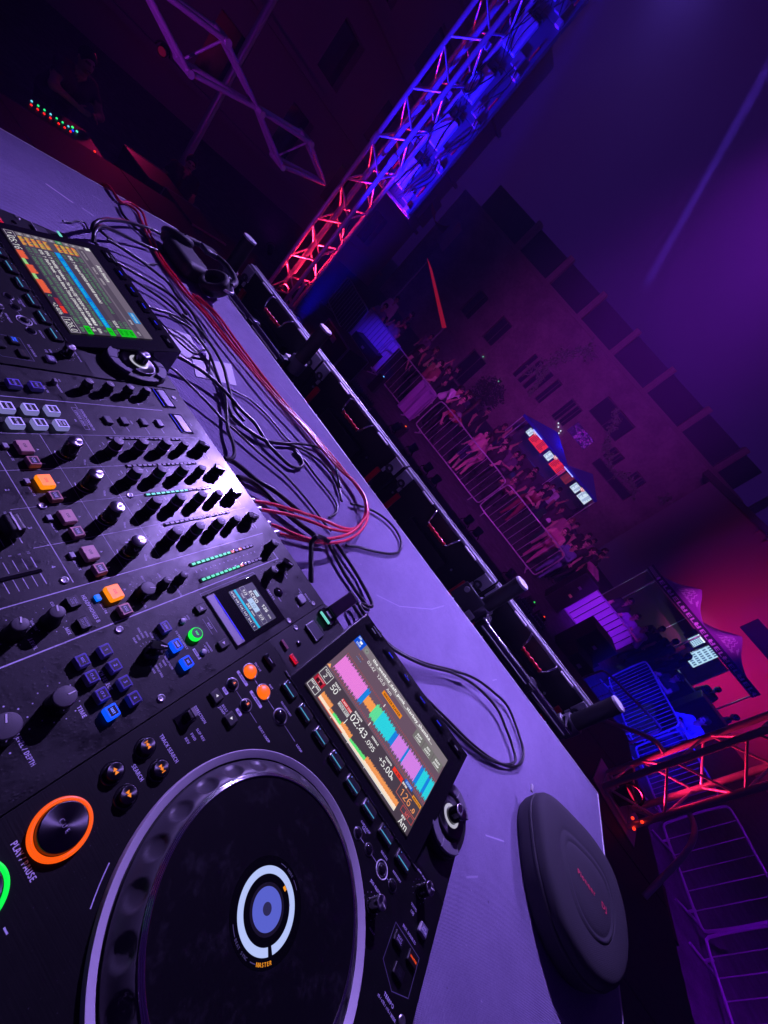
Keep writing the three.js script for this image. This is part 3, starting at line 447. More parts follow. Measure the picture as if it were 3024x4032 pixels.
// ---------------------------------------------------------------- the players
const CDJ_S = 5.6;
const deckMap = canvasTex(1842, 1740, (c, W, H) => {      // print on the deck: 329 mm wide, z from -350 to -41
  const S = CDJ_S, CX = x => x * S, CY = z => (z + 352) * S;
  panelNoise(c, W, H, 14, 7, 1500);
  const t = (s, x, z, h, o) => txt(c, s, CX(x), CY(z), h * S, o);
  const line = (x0, z0, x1, z1, w = 0.45) => { c.strokeStyle = PRINT; c.lineWidth = w * S; c.beginPath(); c.moveTo(CX(x0), CY(z0)); c.lineTo(CX(x1), CY(z1)); c.stroke(); };
  const plate = (s, x, z, w, h) => { c.fillStyle = PRINT; c.beginPath(); c.roundRect ? c.roundRect(CX(x - w / 2), CY(z - h / 2), w * S, h * S, 1 * S) : c.rect(CX(x - w / 2), CY(z - h / 2), w * S, h * S); c.fill(); t(s, x, z, h * 0.55, { col: '#15131f', sx: 0.9 }); };
  t('IN/CUE', 17, -319, 2.3); t('OUT', 42, -319, 2.3); plate('IN ADJUST', 17, -295.5, 18, 3.6); plate('OUT ADJUST', 42, -295.5, 20, 3.6); t('RELOOP/EXIT', 70, -320, 2.3, { sx: 0.9 });
  line(25, -307, 34, -307); line(50, -307, 62, -307); line(81, -307, 100, -307); t('LOOP', 108, -307, 2.6); line(24, -282, 34, -282); line(48, -282, 60, -282); t('BEAT LOOP', 73, -282, 2.8, { sx: 0.9 }); plate('1/2X', 17, -272, 8, 3.6); plate('2X', 41, -272, 8, 3.6);
  t('BEAT', 30, -262, 2.5); t('JUMP', 30, -258.5, 2.5); t('DIRECTION', 21, -239, 2.7, { sx: 0.9 }); t('SLIP REV', 29, -230, 2.4, { al: 'left', sx: 0.9 }); t('FWD', 29, -224, 2.4, { al: 'left' }); t('REV', 29, -218, 2.4, { al: 'left' });
  t('TRACK SEARCH', 28, -203, 3, { sx: 0.88 }); t('SEARCH', 28, -176, 3, { sx: 0.9 }); t('PLAY / PAUSE', 28, -104, 3.4, { sx: 0.85 }); t('REV', 46, -78, 3); c.fillStyle = PRINT; c.fillRect(CX(50), CY(-87), 4 * S, 1 * S);
  c.strokeStyle = PRINT; c.lineWidth = 0.8 * S; c.beginPath(); c.arc(CX(163.5), CY(-195), 116 * S, 2.43, 2.62); c.stroke();
  t('HOT CUE', 161, -346, 2); t('CUE/LOOP', 212, -322, 2.2); t('CALL', 212, -319, 2.2); t('DELETE', 244, -322, 2.2); t('MEMORY', 266, -321, 2.2); line(213, -310, 219, -310); line(231, -310, 239, -310); line(254, -310, 258, -310);
  t('JOG ADJUST', 249, -294, 2.3, { sx: 0.9 }); t('LIGHT', 236, -272, 1.7); t('HEAVY', 262, -267, 1.7); t('VINYL SPEED ADJ.', 296, -349, 1.8, { sx: 0.9 }); t('VINYL', 296, -318, 2.2); t('CDJ', 296, -313, 2.2); t('INST. DOUBLES', 300, -297, 2.3, { sx: 0.85 });
  for (let i = 0; i < 11; i++) { c.fillStyle = PRINT; for (const [x, z] of [[251, -279], [296, -334]]) { const [px, pz] = ang(-140 + i * 28, 9.5, x, z); c.beginPath(); c.arc(CX(px), CY(pz), 0.35 * S, 0, 7); c.fill(); } }
  c.strokeStyle = '#6f6b86'; c.lineWidth = 0.6 * S; c.beginPath(); c.moveTo(CX(282), CY(-292)); c.lineTo(CX(318), CY(-292)); c.lineTo(CX(318), CY(-262)); c.lineTo(CX(300), CY(-253)); c.lineTo(CX(282), CY(-262)); c.closePath(); c.stroke();
  t('TEMPO', 300, -247, 2.8); t('\u00B16 / \u00B110 / \u00B116 / WIDE', 300, -242, 2.1, { sx: 0.85 }); t('MASTER TEMPO', 300, -222, 2);
  for (let k = 0; k <= 12; k++) line(289, -190 + k * 10, 296, -190 + k * 10, 0.5);
});
const smudge = (() => { const map = canvasTex(1024, 1024, (c, W, H) => { const im = c.createImageData(W, H), D = im.data; for (let j = 0; j < H; j++) for (let i = 0; i < W; i++) { const k = 4 * (j * W + i), n = Math.max(0, fbm(i / 120, j / 120) * 60 + fbm(i / 28, j / 28, 4) * 34 - 3) + (rnd() < 0.002 ? 60 : 0); D[k] = D[k + 1] = clamp8(9 + n * 0.9); D[k + 2] = clamp8(10 + n); D[k + 3] = 255; } c.putImageData(im, 0, 0); }); return map; })();
const brushed = dataTex(256, 256, (u, v, i, j) => clamp8(128 + 60 * noise.noise(v * 120, u * 3, 2) + 40 * noise.noise(v * 300, u * 6, 5))); brushed.repeat.set(3, 3);
function jogDisplay(center) {
  return canvasTex(512, 512, (c, W) => {
    const R = W / 2, k = R / 31; c.fillStyle = '#000'; c.fillRect(0, 0, W, W); c.translate(R, R);
    const A = d => (d - 90) * Math.PI / 180;
    c.lineWidth = 4.9 * k; c.strokeStyle = '#b9c8ff'; c.beginPath(); c.arc(0, 0, 22.3 * k, A(129), A(129 + 352)); c.stroke();
    c.fillStyle = '#171127'; c.beginPath(); c.arc(0, 0, 14.9 * k, 0, 7); c.fill(); c.fillStyle = center; c.beginPath(); c.arc(0, 0, 12.6 * k, 0, 7); c.fill(); c.fillStyle = '#2d2a55'; c.beginPath(); c.arc(0, 0, 3.8 * k, 0, 7); c.fill();
    c.save(); c.rotate(10 * Math.PI / 180); c.fillStyle = '#ff9a20'; c.fillRect(-1.6 * k, -19.6 * k, 3.2 * k, 2.2 * k); c.restore();
    const arc = (s, deg, r, h, col, flip) => { const st = h * 0.95 * 180 / Math.PI / r; [...s].forEach((ch, i) => { c.save(); c.rotate((deg + (flip ? -1 : 1) * (i - (s.length - 1) / 2) * st) * Math.PI / 180); c.translate(0, -r * k); if (flip) c.rotate(Math.PI); txt(c, ch, 0, 0, h * k, { col }); c.restore(); }); };
    arc('MASTER', 136, 28, 2.2, '#ff9a20', true); arc('BEAT SYNC', 181, 28, 1.8, '#4a3f7a', true); arc('MODE', 1, 28, 1.8, '#4a3f7a');
    c.strokeStyle = '#4a3f7a'; c.lineWidth = 0.5 * k; for (const [a, b] of [[-22, -10], [12, 26], [198, 212], [150, 160]]) { c.beginPath(); c.arc(0, 0, 28 * k, A(a), A(b)); c.stroke(); }
  });
}
function dimpledRing() {                                 // the sloping jog edge with finger dents
  const NA = 432, NR = 14, pos = [], uv = [], idx = [], N = 24;
  for (let i = 0; i <= NA; i++) for (let j = 0; j <= NR; j++) {
    const a = i / NA * Math.PI * 2, t = j / NR, r = 0.1018 + (0.0872 - 0.1018) * t, y = 0.0025 + 0.0125 * Math.sin(t * Math.PI / 2);
    const ph = ((a / (Math.PI * 2) * N) % 1 + 1) % 1 - 0.5, du = ph / 0.31, dv = (t - 0.5) / 0.36, q = du * du + dv * dv, dent = q < 1 ? 0.0026 * Math.sqrt(1 - q) : 0;
    pos.push((r - dent * 0.65) * Math.sin(a), y - dent * 0.75, (r - dent * 0.65) * Math.cos(a)); uv.push(i / NA, t);
  }
  for (let i = 0; i < NA; i++) for (let j = 0; j < NR; j++) { const a = i * (NR + 1) + j, b = a + NR + 1; idx.push(a, b, a + 1, b, b + 1, a + 1); }
  const g = new THREE.BufferGeometry(); g.setAttribute('position', new THREE.Float32BufferAttribute(pos, 3)); g.setAttribute('uv', new THREE.Float32BufferAttribute(uv, 2)); g.setIndex(idx); g.computeVertexNormals(); return g;
}
const DIMPLE = dimpledRing();
function arrowIcon(dirs, bar) { const gs = []; dirs.forEach((d, i) => { const sh = new THREE.Shape(), o = (i - (dirs.length - 1) / 2) * 0.0024; sh.moveTo(o - 0.0012 * d, 0.0015); sh.lineTo(o + 0.0014 * d, 0); sh.lineTo(o - 0.0012 * d, -0.0015); gs.push(new THREE.ShapeGeometry(sh).rotateX(-Math.PI / 2)); }); if (bar) gs.push(new THREE.PlaneGeometry(0.0006, 0.003).rotateX(-Math.PI / 2).translate(bar * 0.0031, 0, 0)); return merge(gs); }
const arcKey = (r0, r1, a0, a1, h) => { const s = new THREE.Shape(); s.absarc(0, 0, r1, a0, a1, false); s.absarc(0, 0, r0, a1, a0, true); return new THREE.ExtrudeGeometry(s, { depth: h - 0.0012, bevelEnabled: true, bevelSize: 0.0006, bevelThickness: 0.0006, bevelSegments: 1, curveSegments: 10 }).rotateX(-Math.PI / 2).translate(0, 0.0006, 0); };
const orangeLit = M.glow('#ff6a10', 1.05);

function player(label, x0, screen, o) {
  const gz = -0.2675, g = thing('dj_player', label, 'media player', [x0 + 0.1645, TY, gz], 'media players on either side of the mixer');
  const X = mm => mm / 1000 - 0.1645, Z = mm => mm / 1000 - gz, PY = 0.09;
  part('chassis', rbox(0.325, 0.076, 0.42, 0, 0.012 + 0.038, Z(-252), 0.006), M.black, g);
  part('rear_block', rbox(0.325, 0.07, 0.04, 0, 0.012 + 0.035, Z(-470), 0.005), M.black, g);
  for (const sx of [-1, 1]) for (const z of [-450, -80]) part('foot', cyl(0.016, 0.014, 0.012, sx * 0.13, 0.006, Z(z)), M.rubber, g);
  const deckM = new THREE.MeshPhysicalMaterial({ map: deckMap, roughness: 0.42, ior: 1.33, bumpMap: brushed, bumpScale: 0.00012 });
  part('deck_panel', rbox(0.329, 0.004, 0.434, 0, PY - 0.0022, Z(-258), 0.0018, 1), std(0.01, 0.01, 0.012, 0.45, 0.2), g);
  part('printed_deck', new THREE.PlaneGeometry(0.327, 0.309).rotateX(-Math.PI / 2), deckM, g, [0, PY + 0.0002, Z(-197)]);
  part('rear_deck', new THREE.PlaneGeometry(0.327, 0.12).rotateX(-Math.PI / 2), new THREE.MeshStandardMaterial({ color: lin(0.008, 0.008, 0.01), roughness: 0.45, metalness: 0.2, bumpMap: brushed, bumpScale: 0.00012 }), g, [0, PY + 0.0002, Z(-413)]);
  // screen unit, tilted 12 degrees
  const tilt = Math.atan2(0.0223, 0.1055), ly = z => 0.0046 + (-355.5 - z) / 1000 * Math.tan(tilt);
  const prof = new THREE.Shape(); prof.moveTo(0.347, -0.002); prof.lineTo(0.347, ly(-347) - 0.0004); prof.lineTo(0.494, ly(-494)); prof.lineTo(0.494, -0.03); prof.lineTo(0.46, -0.03);
  const bez = new THREE.ExtrudeGeometry(prof, { depth: 0.229, bevelEnabled: true, bevelSize: 0.0012, bevelThickness: 0.0012, bevelSegments: 2 }).rotateY(Math.PI / 2);   // x = along width, z = -(shape x)
  const unit = new THREE.Group(); unit.name = 'screen_unit'; g.add(unit);
  part('bezel', bez, phys(0.009, 0.009, 0.011, 0.26, 0, { clearcoat: 0.6, clearcoatRoughness: 0.2 }), unit, [X(48.5), PY - 0.0014, -gz]);
  const onSlope = (name, geo, mat, x, z, lift = 0.0008) => { const p = part(name, geo, mat, unit, [X(x), PY + ly(z) + lift, Z(z)]); p.rotation.x = tilt; return p; };
  onSlope('display', new THREE.PlaneGeometry(0.1925, 0.1078).rotateX(-Math.PI / 2), new THREE.MeshStandardMaterial({ color: 0x080808, emissive: 0xffffff, emissiveMap: screen, emissiveIntensity: o.bright, roughness: 0.18 }), 160, -408.2);
  const lab = (s, col, h, k = 1, w = 0.03) => { const H = 24, map = canvasTex(160, H, (c, W) => { c.fillStyle = '#050508'; c.fillRect(0, 0, W, H); txt(c, s, W / 2, H / 2, h, { col }); }); return [new THREE.PlaneGeometry(w, w * H / 160).rotateX(-Math.PI / 2), new THREE.MeshStandardMaterial({ map, emissiveMap: map, emissive: 0xffffff, emissiveIntensity: k, roughness: 0.2 })]; };
  const rowKeys = [['SOURCE', '#b8b4d0', 72, 0.25], ['BROWSE', '#3038ff', 112, 1.1], ['TAG LIST', '#3038ff', 148, 1.1], ['PLAYLIST', '#3038ff', 184, 1.1], ['SEARCH', '#3038ff', 220, 1.1], ['MENU', '#b8b4d0', 258, 0.25]];
  for (const [s, col, x, k] of rowKeys) { onSlope('key', rbox(0.026, 0.0022, 0.0085, 0, 0, 0, 0.001, 1), M.gloss, x, -484, 0.0006); onSlope('key_label', ...lab(s, col, 13, k, 0.022), x, -484, 0.0021); }
  onSlope('wordmark', ...lab('rekordbox', '#8d89a8', 14, 0.15, 0.03), 76, -490.5, 0.0009);
  // jog wheel
  const jog = new THREE.Group(); jog.name = 'jog_wheel'; jog.position.set(X(163.5), PY, Z(-195)); g.add(jog);
  part('outer_ring', lathe([[0.1035, 0.0015], [0.1092, 0.0048], [0.1098, 0.0046], [0.1104, 0.0002]], 128), std(0.58, 0.55, 0.62, 0.5, 0.1), jog);
  part('groove', lathe([[0.1036, 0.0016], [0.1034, 0.0004], [0.1016, 0.0004], [0.1018, 0.0026]], 128), M.blackMatte, jog);
  part('dimpled_edge', DIMPLE, std(0.045, 0.043, 0.05, 0.42), jog);
  part('chrome_band', merge([0.0871, 0.0861, 0.0851].map((r, i) => new THREE.TorusGeometry(r, 0.00072, 12, 160).rotateX(Math.PI / 2).translate(0, 0.0158 + i * 0.0007, 0))), M.chrome, jog);
  part('top_plate', new THREE.RingGeometry(0.0305, 0.0843, 128, 1).rotateX(-Math.PI / 2), new THREE.MeshPhysicalMaterial({ map: smudge, roughness: 0.3, clearcoat: 0.7, clearcoatRoughness: 0.15 }), jog, [0, 0.0168, 0]);
  part('centre_display', new THREE.CircleGeometry(0.0306, 64).rotateX(-Math.PI / 2), new THREE.MeshStandardMaterial({ color: 0x060606, emissive: 0xffffff, emissiveMap: jogDisplay(o.jog), emissiveIntensity: 0.95, roughness: 0.25 }), jog, [0, 0.01682, 0]);
  // hot cue pads
  part('pad_rail', box(0.245, 0.0016, 0.0012, X(162), PY + 0.001, Z(-346)), std(0.25, 0.25, 0.28, 0.35, 0.6), g);
  for (let i = 0; i < 8; i++) { const k = key(g, 'hot_cue_pad', X(58 + 29.4 * i), PY, Z(-335.5), 0.0205, 0.0125, 0.0042, M.padM ??= phys(0.03, 0.03, 0.036, 0.22, 0, { clearcoat: 1, clearcoatRoughness: 0.12 })); part('light_line', box(0.0165, 0.0006, 0.0008, 0, 0.0044, 0.0028), M.glow('#58b8e8', 0.6), k); part('letter', new THREE.PlaneGeometry(0.003, 0.003).rotateX(-Math.PI / 2), keyFace('ABCDEFGH'[i], { rim: '#09090d', ink: '#8fd4f0', asp: 1, h: 0.6 }), k, [-0.006, 0.0045, -0.003]); }
  // loop section
  const dome = (r, h) => lathe([[0, h], [r * 0.55, h * 0.93], [r * 0.88, h * 0.62], [r, h * 0.2], [r, 0]], 28), collar = r => lathe([[r * 1.02, 0.0006], [r * 1.16, 0.0012], [r * 1.2, 0]], 28);
  const btn = (name, x, z, r, h, mat) => { const b = new THREE.Group(); b.name = name; b.position.set(X(x), PY, Z(z)); g.add(b); part('cap', dome(r, h), mat, b); part('collar', collar(r), M.screwMetal, b); return b; };
  btn('loop_in_button', 17, -307, 0.0074, 0.005, orangeLit); btn('loop_out_button', 42, -307, 0.0074, 0.005, orangeLit); btn('reloop_button', 72, -308, 0.0072, 0.0045, M.gloss);
  for (const [s, x] of [['4', 17], ['8', 41]]) { const b = btn('beat_loop_button', x, -282, 0.0056, 0.004, M.gloss); part('numeral', new THREE.PlaneGeometry(0.0048, 0.0048).rotateX(-Math.PI / 2), keyFace(s, { rim: '#050505', ink: '#ffb050', lit: '#ff9a30', asp: 1, h: 0.6 }), b, [0, 0.0041, 0]); }
  for (const [d, x] of [[-1, 17], [1, 42]]) { const b = key(g, 'beat_jump_button', X(x), PY, Z(-260), 0.0125, 0.011, 0.0035, M.black); part('arrow', arrowIcon([d]), M.glow('#ffffff', 0.8), b, [0, 0.0037, 0]); }
  { const b = key(g, 'call_switch', X(20), PY, Z(-334), 0.017, 0.0075, 0.004, M.gloss); part('mark', box(0.008, 0.0004, 0.0005, 0, 0.0042, 0), M.whiteMark, b); }
  key(g, 'slip_button', X(15), PY, Z(-366), 0.0125, 0.0042, 0.003, std(0.3, 0.08, 0.12, 0.4)); key(g, 'quantize_button', X(35), PY, Z(-366), 0.0125, 0.0042, 0.003, M.glow('#e01030', 0.8), keyFace('QUANTIZE', { rim: '#5a0818', ink: '#ff8090', lit: '#ff2040', k: 0.8, asp: 0.3, h: 0.5, sx: 0.7 }));
  part('time_mode_button', dome(0.0035, 0.0025), M.gloss, g, [X(24), PY, Z(-387)]);
  // card and usb slots at the back left
  { const p = new THREE.Group(); p.name = 'card_slot'; p.position.set(X(23), PY, Z(-422)); g.add(p); part('door', rbox(0.025, 0.0035, 0.018, 0, 0.00175, 0, 0.001, 1), std(0.12, 0.12, 0.14, 0.3, 0.3), p); part('edge', box(0.025, 0.0008, 0.0008, 0, 0.0035, 0.0092), M.whiteMark, p); }
  { const p = new THREE.Group(); p.name = 'usb_slot'; p.position.set(X(17.5), PY, Z(-452)); g.add(p); part('housing', rbox(0.026, 0.006, 0.012, 0, 0.003, -0.004, 0.0015, 1), M.gloss, p); part('light_bar', rbox(0.02, 0.0022, 0.0036, 0, 0.0062, 0.0034, 0.0008, 1), M.glow('#7cf0e0', 0.75), p); }
  // search and transport
  for (const [x, z, d, bar] of [[17, -189, [-1, -1], -1], [37, -189, [1, 1], 1], [18, -163, [-1, -1], 0], [37, -163, [1, 1], 0]]) { const b = new THREE.Group(); b.name = 'search_button'; b.position.set(X(x), PY, Z(z)); g.add(b); part('cap', lathe([[0, 0.0052], [0.0052, 0.0052], [0.006, 0.0046], [0.006, 0]], 36), M.spunDark, b); part('icon', arrowIcon(d, bar), M.glow('#ff8a10', 1.0), b, [0, 0.0054, 0]); part('recess', lathe([[0.0064, 0.0004], [0.0078, 0.0014], [0.0082, 0]], 32), M.gloss, b); }
  { const b = new THREE.Group(); b.name = 'direction_lever'; b.position.set(X(17), PY, Z(-226)); g.add(b); part('well', rbox(0.012, 0.0014, 0.017, 0, 0.0006, 0, 0.0005, 1), M.gloss, b); part('lever', rbox(0.008, 0.0085, 0.007, 0, 0.0045, -0.003, 0.001), M.knob, b); part('lever_face', rbox(0.0078, 0.0012, 0.0036, 0, 0.0088, -0.0045, 0.0004, 1), M.knobTop, b); }
  for (const [s, z, col] of [['CUE', -125.6, '#ff5a10'], ['', -80.5, '#08ff50']]) {
    const b = new THREE.Group(); b.name = s ? 'cue_button' : 'play_button'; b.position.set(X(27), PY, Z(z)); g.add(b);
    part('light_ring', lathe([[0.0143, 0.0012], [0.0148, 0.0034], [0.0168, 0.0034], [0.0174, 0.0012], [0.0174, 0]], 56), M.glow(col, 1.0), b); part('cap', lathe([[0.0005, 0.0062], [0.0128, 0.0058], [0.0138, 0.005], [0.014, 0.0005]], 64), M.spunDark, b);
    if (s) [...'CUE'].forEach((ch, i) => part('letter', new THREE.PlaneGeometry(0.0034, 0.0042).rotateX(-Math.PI / 2), new THREE.MeshStandardMaterial({ transparent: true, color: lin(0.5, 0.48, 0.6), alphaMap: canvasTex(64, 80, (c) => { c.fillStyle = '#000'; c.fillRect(0, 0, 64, 80); txt(c, ch, 32, 40, 50, { col: '#fff', w: 'normal' }); }) }), b, [(i - 1) * 0.0036, 0.0064, 0]));
  }
  // right hand controls
  for (const [x, big] of [[207, 0], [225, 0], [247, 1], [264, 0]]) { const b = btn('memory_button', x, -310, 0.0046, 0.0034, M.gloss); if (big) part('ring', new THREE.TorusGeometry(0.0075, 0.0006, 8, 32).rotateX(Math.PI / 2), M.whiteMark, b, [0, 0.0005, 0]); }
  knob(g, 'color', X(251), PY, Z(-279), 100).scale.set(0.85, 0.7, 0.85); knob(g, 'color', X(296), PY, Z(-334), 70).scale.set(0.85, 0.7, 0.85);
  key(g, 'jog_mode_button', X(311), PY, Z(-310), 0.0105, 0.0095, 0.004, M.clearBtn, keyFace('JOG\nMODE', { rim: '#6b6880', ink: '#d8d4f0', asp: 0.9 }));
  key(g, 'beat_sync_button', X(289), PY, Z(-283), 0.0125, 0.0095, 0.003, M.black, keyFace('BEAT\nSYNC', { rim: '#0c0b12', ink: o.sync ? '#40a0ff' : '#b0acc8', asp: 0.8, ...(o.sync ? { lit: '#2080ff' } : {}) }));
  key(g, 'master_button', X(309), PY, Z(-284), 0.0125, 0.0095, 0.003, M.black, keyFace('MASTER', { rim: '#0c0b12', ink: o.sync ? '#5a4030' : '#ff8a18', asp: 0.8, h: 0.2, ...(o.sync ? {} : { lit: '#ff7a10' }) }));
  key(g, 'key_sync_button', X(299), PY, Z(-266), 0.0125, 0.0095, 0.003, M.black, keyFace('KEY\nSYNC', { rim: '#0a0910', ink: '#2a2838', asp: 0.8 }));
  part('tempo_slot', box(0.004, 0.001, 0.12, X(303), PY + 0.0006, Z(-130)), M.gloss, g); part('tempo_slider', rbox(0.02, 0.011, 0.013, 0, 0.0055, 0, 0.002), M.knob, g, [X(303), PY, Z(-150)]);
  part('screw', SCREW, M.screwMetal, g, [X(317), PY, Z(-247)]); part('screw', SCREW, M.screwMetal, g, [X(6), PY, Z(-398)]);
  // rotary selector
  const sel = new THREE.Group(); sel.name = 'rotary_selector'; sel.position.set(X(297), PY, Z(-424)); g.add(sel);
  part('dais', lathe([[0, 0.0085], [0.033, 0.0085], [0.0345, 0.0065], [0.0345, 0]], 48).scale(0.92, 1, 1.32), M.black, sel);
  part('dish', lathe([[0.0125, 0.0128], [0.0205, 0.0118], [0.0222, 0.0126], [0.0228, 0.011], [0.0228, 0.0085]], 64), M.spunDark, sel);
  part('light_ring', lathe([[0.0092, 0.0132], [0.0126, 0.0132], [0.0128, 0.012]], 48), M.glow('#e8e4ff', 0.55), sel);
  part('grip', lathe([[0.0095, 0.0122], [0.0088, 0.014], [0.0082, 0.026], [0.0085, 0.029]], 32), M.gloss, sel);
  part('cap', lathe([[0, 0.0302], [0.0066, 0.0302], [0.0084, 0.0292], [0.0086, 0.0286]], 48), M.spun, sel);
  for (const [a, s] of [[60, 'BACK'], [115, 'TAG TRACK'], [-65, 'SHORTCUT'], [-118, 'TRACK FILTER']]) { const a0 = (a - 25) * Math.PI / 180, k = part('selector_key', arcKey(0.0245, 0.0335, a0, a0 + 50 * Math.PI / 180, 0.004), M.clearBtn2 ??= std(0.2, 0.19, 0.23, 0.35), sel, [0, 0.0085, 0]); k.scale.set(0.95, 1, 1.22); }
  return g;
}
player('black media player with a glowing sound wave screen beside headphone case', -0.022, screenTrack, { bright: 0.95, jog: '#5a63d0', sync: false });
player('black media player whose screen shows a track list with one blue row', -0.7505, screenBrowse, { bright: 0.75, jog: '#5a63d0', sync: true });
{ const u = thing('usb_stick', 'black stick plugged into the lit slot of the sound wave player', 'usb stick', [-0.0045, TY + 0.0975, -0.482]);
  part('body', rbox(0.0195, 0.0085, 0.064, 0, 0, -0.012, 0.002), M.gloss, u); part('end_cap', rbox(0.02, 0.009, 0.006, 0, 0, -0.046, 0.0015), M.black, u); part('plug', box(0.012, 0.0045, 0.012, 0, -0.002, 0.02), M.steel, u); }
